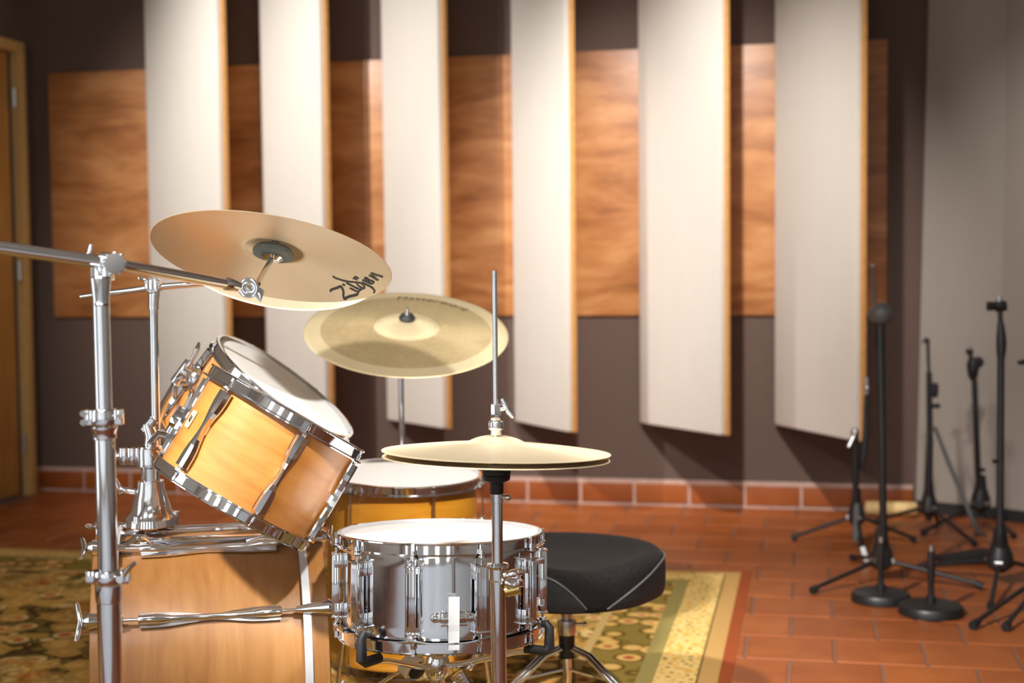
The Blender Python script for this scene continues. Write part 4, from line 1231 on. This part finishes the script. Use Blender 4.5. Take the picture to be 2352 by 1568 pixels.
mb = MB().lathe([(.001, ZT - STH + .001), (.075, ZT - STH + .001), (.070, ZT - STH - .012), (.040, ZT - STH - .022), (.001, ZT - STH - .022)], 30)
mb.build('seat_bracket', 'black_metal', tr)
def tz(py): return P(1300, py, TD).z - RUGZ
MB().tube([V((0, 0, ZT - STH)), V((0, 0, tz(1480)))], .0125, 20).build('threaded_post', 'steel', tr)
MB().lathe([(.0125, tz(1424)), (.0215, tz(1425)), (.0225, tz(1430)), (.0225, tz(1452)), (.021, tz(1458)), (.0125, tz(1459))], 26).build('collar', 'steel', tr)
MB().cyl(rH * .02 + UP * tz(1436), rH * .042 + UP * tz(1436), .004, .004, 10).ball(rH * .042 + UP * tz(1436), .0065, 10).build('lock_screw', 'chrome', tr)
MB().lathe([(.001, tz(1458)), (.019, tz(1459)), (.019, tz(1510)), (.021, tz(1512)), (.001, tz(1514))], 24).build('leg_hub', 'black_metal', tr)
MB().tube([V((0, 0, tz(1510))), V((0, 0, .06))], .0105, 16).build('lower_post', 'chrome', tr)
zc = tz(1490)
for a in (58, -64, 178):
    e = sdir(a); e = e.normalized()
    ft_ = e * .27 + V((0, 0, .0155)); md = e * .12 + V((0, 0, zc - .06))
    for s in (-1, 1):
        tn = UP.cross(e) * s * .008
        lg = MB().tube([e * .018 + tn + UP * zc, e * .06 + tn + UP * (zc - .012), md + tn, md.lerp(ft_, .5) + tn, ft_ + tn], .0055, 10).build('leg', 'chrome', tr)
    MB().cyl(ft_ + e * .02, ft_ - e * .02, .014, .014, 14).build('rubber_foot', 'black_rubber', lg)
    MB().cyl(md, V((0, 0, .14)) + e * .012, .004, .004, 8).build('brace', 'chrome', tr)

# ================================================================== bass drum pedal
bh_ = P(962, 1520, 2.80)
pb = MBD @ V((-.275, 0, HB + .18)); pb.z = RUGZ
pd = thing('bass_drum_pedal', 'bass drum pedal with a cream felt beater below the snare drum', 'drum pedal', pb)
L = lambda p: V(p) - pb
bc_ = P(945, 1526, 2.82)
hd = (CR * .52 + CU * -.45 - fwd * .35).normalized()       # axis of the felt head
fr = frame(CR, hd, L(bc_))
MB().lathe([(.001, -.013), (.024, -.013), (.027, -.010), (.027, .010), (.024, .013), (.001, .013)], 32, fr).build('beater', 'felt_cream', pd, sharp=40)
MB().lathe([(.001, .013), (.018, .013), (.019, .018), (.012, .028), (.001, .029)], 24, fr).build('beater_core', 'black_rubber', pd)
axl = P(840, 1600, 2.84); axl.z = max(axl.z, RUGZ + .2)
MB().tube([L(bc_), L(P(905, 1550, 2.825)), L(P(866, 1574, 2.835)), L(axl)], .0038, 10).build('beater_shaft', 'chrome', pd)
for s in (-1, 1):
    q = axl + fH * s * .055
    MB().tube([L(q), L(V((q.x, q.y, RUGZ + .02)))], .009, 14).build('post', 'chrome', pd)
MB().tube([L(axl - fH * .06), L(axl + fH * .06)], .007, 14).build('axle', 'chrome', pd)
fx = V((bax.x, bax.y, 0))
MB().box(L(V((axl.x, axl.y, RUGZ + .012)) + fx * .13), (.32, .09, .012), frame(fx, UP, (0, 0, 0)).to_3x3()).build('base_plate', 'steel', pd, bevel=.003)
MB().box(L(V((axl.x, axl.y, RUGZ + .075)) + fx * .15), (.27, .08, .010), (frame(fx, UP, (0, 0, 0)) @ Matrix.Rotation(R(16), 4, 'Y')).to_3x3()).build('footboard', 'steel', pd, bevel=.003)

# ================================================================== microphone stands
def center_of(fa, fb):
    A_, B_ = FL(*fa), FL(*fb); m_ = (A_ + B_) / 2; d = B_ - A_
    nrm = V((-d.y, d.x, 0)).normalized()
    if nrm.dot(fH) < 0: nrm = -nrm
    return m_ + nrm * d.length / (2 * math.sqrt(3)), A_, B_
def mic_stand(name, label, feet_px, c=None, hub_z=.10, hub_r=.022, third=True, grp='black tripod microphone stands'):
    cc_, A_, B_ = center_of(*feet_px)
    if c is not None: cc_ = c
    root = thing(name, label, 'microphone stand', V((cc_.x, cc_.y, 0)), grp)
    feet = [A_, B_]
    if third: feet.append(cc_ * 3 - A_ - B_)
    for f in feet:
        e = V((f.x - cc_.x, f.y - cc_.y, 0)); u = e.normalized()
        lg = MB().tube([u * .015 + UP * (hub_z + .0), e * .97 + UP * .020], .0075, 10).build('leg', 'black_metal', root)
        MB().tube([e * .92 + UP * .022, e * .96 + UP * .018, e + UP * .014], [.0095, .013, .0125], 12).build('rubber_foot', 'black_rubber', lg)
    MB().lathe([(.001, hub_z + .115), (hub_r * .62, hub_z + .11), (hub_r * .8, hub_z + .06), (hub_r * 1.25, hub_z + .02), (hub_r * 1.35, hub_z - .015), (hub_r * .8, hub_z - .03), (.001, hub_z - .03)], 20).build('leg_hub', 'black_metal', root, sharp=35)
    for f in feet:
        e = V((f.x - cc_.x, f.y - cc_.y, 0)).normalized(); tn = UP.cross(e)
        MB().cyl(e * hub_r * 1.2 + UP * hub_z - tn * .012, e * hub_r * 1.2 + UP * hub_z + tn * .012, .010, .010, 12).build('leg_bolt', 'steel', root)
    return root, V((cc_.x, cc_.y, 0)), depth(V((cc_.x, cc_.y, .6)))
# (a) tall stand with the round counterweight
root, c, d = mic_stand('microphone_stand', 'black tripod microphone stand topped by a round ball counterweight and thin rod', ((1864, 1366), (2258, 1356)), hub_z=.075, hub_r=.030)
d = 4.80
pt = lambda px, py, dd=0: P(px, py, d + dd) - c
MB().tube([V((0, 0, .05)), pt(2029, 1230), pt(2026, 1000), pt(2022, 745)], [.0125, .0125, .0135, .0155], 16).build('pole', 'black_metal', root)
MB().tube([pt(2016, 800, .03), pt(2018, 735, .02)], [.012, .016], 12).build('boom_sleeve', 'black_metal', root)
MB().ball(pt(2026, 721), .0385, 22).build('counterweight', 'gray_plastic', root)
MB().ball(pt(2014, 722, .02), .0300, 18).build('clutch', 'gray_plastic', root)
MB().tube([pt(2011, 735, .02), pt(2004, 612, .04)], .0058, 10).build('boom_rod', 'gray_plastic', root)
MB().ball(pt(2004, 610, .04), .0075, 10).build('rod_tip', 'steel', root)
# (b) short stand at the edge of the last baffle
root, c, d = mic_stand('microphone_stand', 'low black tripod stand with silver knobs in front of the last baffle', ((1819, 1243), (2102, 1247)), c=FL(1967, 1252), hub_z=.11, hub_r=.024)
d = depth(c + UP * .5)
pt = lambda px, py, dd=0: P(px, py, d + dd) - c
MB().tube([V((0, 0, .05)), pt(1966, 1150), pt(1964, 1000)], [.012, .012, .014], 14).build('pole', 'black_metal', root)
MB().cyl(pt(1968, 1230) - UP * .02, pt(1968, 1155), .017, .012, 14).build('leg_sleeve', 'gray_plastic', root)
MB().tube([pt(1978, 1080, .03), pt(1989, 1000, .04), pt(1990, 905, .04)], [.011, .013, .009], 12).build('boom_tube', 'black_metal', root)
MB().cyl(pt(1990, 908, .04), pt(1990, 866, .04), .008, .007, 12).ball(pt(1991, 892, .03), .011, 10).build('boom_end', 'steel', root)
MB().ball(pt(1964, 993), .017, 14).cyl(pt(1962, 1000, -.02), pt(1950, 1026, -.02), .009, .011, 12).build('clutch_knob', 'steel', root)
MB().tube([pt(1972, 1235, -.1), pt(1978, 1262, -.25)], .007, 10).build('strut', 'black_metal', root)
lab = MB().box(pt(1986, 1272, -.28), (.018, .006, .055), Matrix.Rotation(R(-18), 3, fH)).build('white_tag', 'white_plastic', root, bevel=.002); lab['label'] = 'small white tag'
# (c) stand with a leaning boom in front of the grey wall
c3 = FL(2133, 1222)
root, c, d = mic_stand('microphone_stand', 'black tripod stand with a clip on top and boom slanting down right', ((2012, 1203), (2240, 1258)), c=c3, hub_z=.10, hub_r=.026)
d = depth(c + UP * .5)
pt = lambda px, py, dd=0: P(px, py, d + dd) - c
MB().tube([V((0, 0, .05)), pt(2133, 1100), pt(2136, 1010)], [.014, .016, .013], 14).build('pole', 'black_metal', root)
MB().tube([pt(2136, 1030), pt(2134, 855)], [.013, .0115], 14).build('middle_tube', 'black_metal', root)
MB().tube([pt(2134, 870), pt(2131, 785)], .0065, 10).build('inner_tube', 'black_metal', root)
MB().tube([pt(2120, 786), pt(2128, 779), pt(2134, 786)], [.008, .010, .008], 10).build('microphone_clip', 'black_metal', root)
MB().lathe([(.001, .03), (.016, .025), (.019, .0), (.015, -.03), (.001, -.03)], 16, T(pt(2145, 895))).build('clutch', 'black_metal', root)
MB().cyl(pt(2136, 932, -.02), pt(2158, 932, -.02), .008, .010, 12).build('knob', 'black_metal', root)
MB().tube([pt(2147, 980, .03), pt(2180, 1065, .02), pt(2252, 1235, -.03)], [.007, .009, .009], 12).build('boom', 'gray_plastic', root)
MB().box(pt(2250, 1243, -.03), (.05, .045, .06)).build('boom_weight', 'black_metal', root, bevel=.005)
# (d) straight stand by the grey wall
c4 = FL(2252, 1216)
root, c, d = mic_stand('microphone_stand', 'slim black stand with a clamp head, just left of the tallest stand', ((2118, 1232), (2330, 1240)), c=c4, hub_z=.11, hub_r=.030, third=False)
d = depth(c + UP * .5)
pt = lambda px, py, dd=0: P(px, py, d + dd) - c
MB().tube([V((0, 0, .06)), pt(2247, 1100), pt(2238, 870)], [.012, .012, .0115], 14).build('pole', 'black_metal', root)
MB().lathe([(.001, .045), (.018, .04), (.026, .01), (.020, -.03), (.010, -.05), (.001, -.05)], 16, T(pt(2235, 845))).ball(pt(2246, 832, .02), .024, 12).build('clutch', 'black_metal', root)
MB().tube([pt(2230, 850), pt(2229, 805)], .009, 10).cyl(pt(2220, 808), pt(2234, 806), .011, .010, 12).build('clip', 'black_metal', root)
MB().cyl(pt(2229, 805), pt(2229, 792), .006, .006, 10).build('clip_thread', 'steel', root)
MB().cyl(pt(2246, 1076, -.02), pt(2262, 1080, -.02), .008, .008, 10).build('knob', 'black_metal', root)
# (e) tallest stand on the right
c5 = FL(2296, 1345)
root, c, d = mic_stand('microphone_stand', 'tall black stand at the right with a sideways head and swollen grip', ((2275, 1404), (2112, 1312)), c=c5, hub_z=.085, hub_r=.034, third=False)
third = FL(2440, 1330); e_ = V((third.x - c.x, third.y - c.y, 0))
lg = MB().tube([e_.normalized() * .015 + UP * .085, e_ * .97 + UP * .02], .0075, 10).build('leg', 'black_metal', root)
MB().tube([e_ * .92 + UP * .022, e_ + UP * .014], [.0095, .0125], 12).build('rubber_foot', 'black_rubber', lg)
d = depth(c + UP * .5)
pt = lambda px, py, dd=0: P(px, py, d + dd) - c
MB().tube([V((0, 0, .05)), pt(2297, 1230)], .019, 16).build('lower_tube', 'black_metal', root)
MB().tube([pt(2297, 1245), pt(2299, 815)], .0122, 16).build('pole', 'black_metal', root)
MB().tube([pt(2299, 822), pt(2300, 800), pt(2300, 780), pt(2299, 752), pt(2298, 738)], [.0130, .0165, .0165, .0125, .0095], 16).build('grip', 'black_metal', root)
MB().tube([pt(2298, 742), pt(2297, 712)], .0085, 12).build('neck', 'black_metal', root)
MB().cyl(pt(2268, 703, -.0), pt(2288, 703), .0165, .013, 16).cyl(pt(2286, 704), pt(2310, 702), .018, .018, 16).build('clutch', 'black_metal', root, bevel=.002)
MB().cyl(pt(2295, 694), pt(2295, 679), .0085, .008, 12).build('head_thread', 'steel', root)
MB().cyl(pt(2288, 1058, -.01), pt(2280, 1060, -.01), .007, .007, 10).build('knob', 'black_metal', root)
# (f) stand standing out of the frame: two feet and the tip of its boom show
c6 = FL(2420, 1375)
root, c, d = mic_stand('microphone_stand', 'stand in the lower right corner of which only two thick feet show', ((2232, 1448), (2308, 1452)), c=c6, hub_z=.10, hub_r=.03)
d = depth(c + UP * .5)
pt = lambda px, py, dd=0: P(px, py, d + dd) - c
MB().tube([V((0, 0, .05)), pt(2420, 850)], .0122, 14).build('pole', 'black_metal', root)
MB().tube([pt(2424, 826), pt(2352, 831), pt(2338, 833)], [.010, .009, .006], 12).build('boom', 'black_metal', root)

def round_base(label, px, py_c, rad, py_top):
    c = FL(px, py_c); d = depth(c)
    root = thing('low_microphone_stand', label, 'microphone stand', V((c.x, c.y, 0)), 'short stands with round cast bases')
    MB().lathe([(.001, .038), (.02, .037), (rad * .80, .033), (rad * .95, .029), (rad, .020), (rad, .003), (rad * .97, 0.0), (.001, 0.0)], 44).build('round_base', 'black_metal', root, sharp=35)
    zt = P(px, py_top, d).z
    MB().tube([V((0, 0, .03)), V((0, 0, .055)), V((0, 0, .06)), V((0, 0, zt - .10)), V((0, 0, zt - .095)), V((0, 0, zt - .012))], [.016, .015, .0095, .0095, .012, .012], 16).build('tube', 'black_metal', root, sharp=30)
    MB().cyl(V((0, 0, zt - .012)), V((0, 0, zt + .004)), .009, .008, 14).build('thread_ring', 'steel', root)
round_base('short black stand on a round base, left of the low pair', 2023, 1380, .093, 1234)
round_base('short black stand on a round base, right and nearer of the low pair', 2138, 1409, .0985, 1254)

# pale wooden cylinder at the wall
a = FL(1988, 1182); b2 = FL(2106, 1186); r_ = .030
wd_ = thing('wooden_cylinder', 'pale wooden cylinder lying on the floor against the back wall skirting', 'wood block', V(((a.x + b2.x) / 2, (a.y + b2.y) / 2, 0)))
L = lambda p: V(p) - V(((a.x + b2.x) / 2, (a.y + b2.y) / 2, 0))
MB().cyl(L(a) + UP * (r_ + .001), L(b2) + UP * (r_ + .001), r_, r_, 28).build('barrel', 'pale_wood', wd_, bevel=.003)
MB().cyl(L(a) + UP * (r_ + .001) - rH * .001, L(a) + UP * (r_ + .001) + rH * .004, r_ * .55, r_ * .55, 20).build('end_core', 'baffle_edge', wd_)
# flat black foot switch behind the low stands
a = FL(2215, 1290)
fsw = thing('foot_pedal', 'flat black wedge pedal on the tiles between the stand legs', 'pedal', a)
fr = frame(rH, UP, (0, 0, 0))
mb = MB(); w2, l2 = .055, .10
mb.add([fr @ V(q) for q in ((-l2, -w2, .002), (l2, -w2, .002), (l2, w2, .002), (-l2, w2, .002), (-l2, -w2, .012), (l2, -w2, .040), (l2, w2, .040), (-l2, w2, .012))],
       [(0, 3, 2, 1), (4, 5, 6, 7), (0, 1, 5, 4), (1, 2, 6, 5), (2, 3, 7, 6), (3, 0, 4, 7)])
mb.build('body', 'black_metal', fsw, bevel=.004)
mb = MB().add([fr @ V(q) for q in ((-l2 + .01, -w2 + .008, .0145), (l2 - .02, -w2 + .008, .0385), (l2 - .02, w2 - .008, .0385), (-l2 + .01, w2 - .008, .0145), (-l2 + .01, -w2 + .008, .017), (l2 - .02, -w2 + .008, .041), (l2 - .02, w2 - .008, .041), (-l2 + .01, w2 - .008, .017))],
       [(0, 3, 2, 1), (4, 5, 6, 7), (0, 1, 5, 4), (1, 2, 6, 5), (2, 3, 7, 6), (3, 0, 4, 7)])
mb.build('rubber_pad', 'black_rubber', fsw)
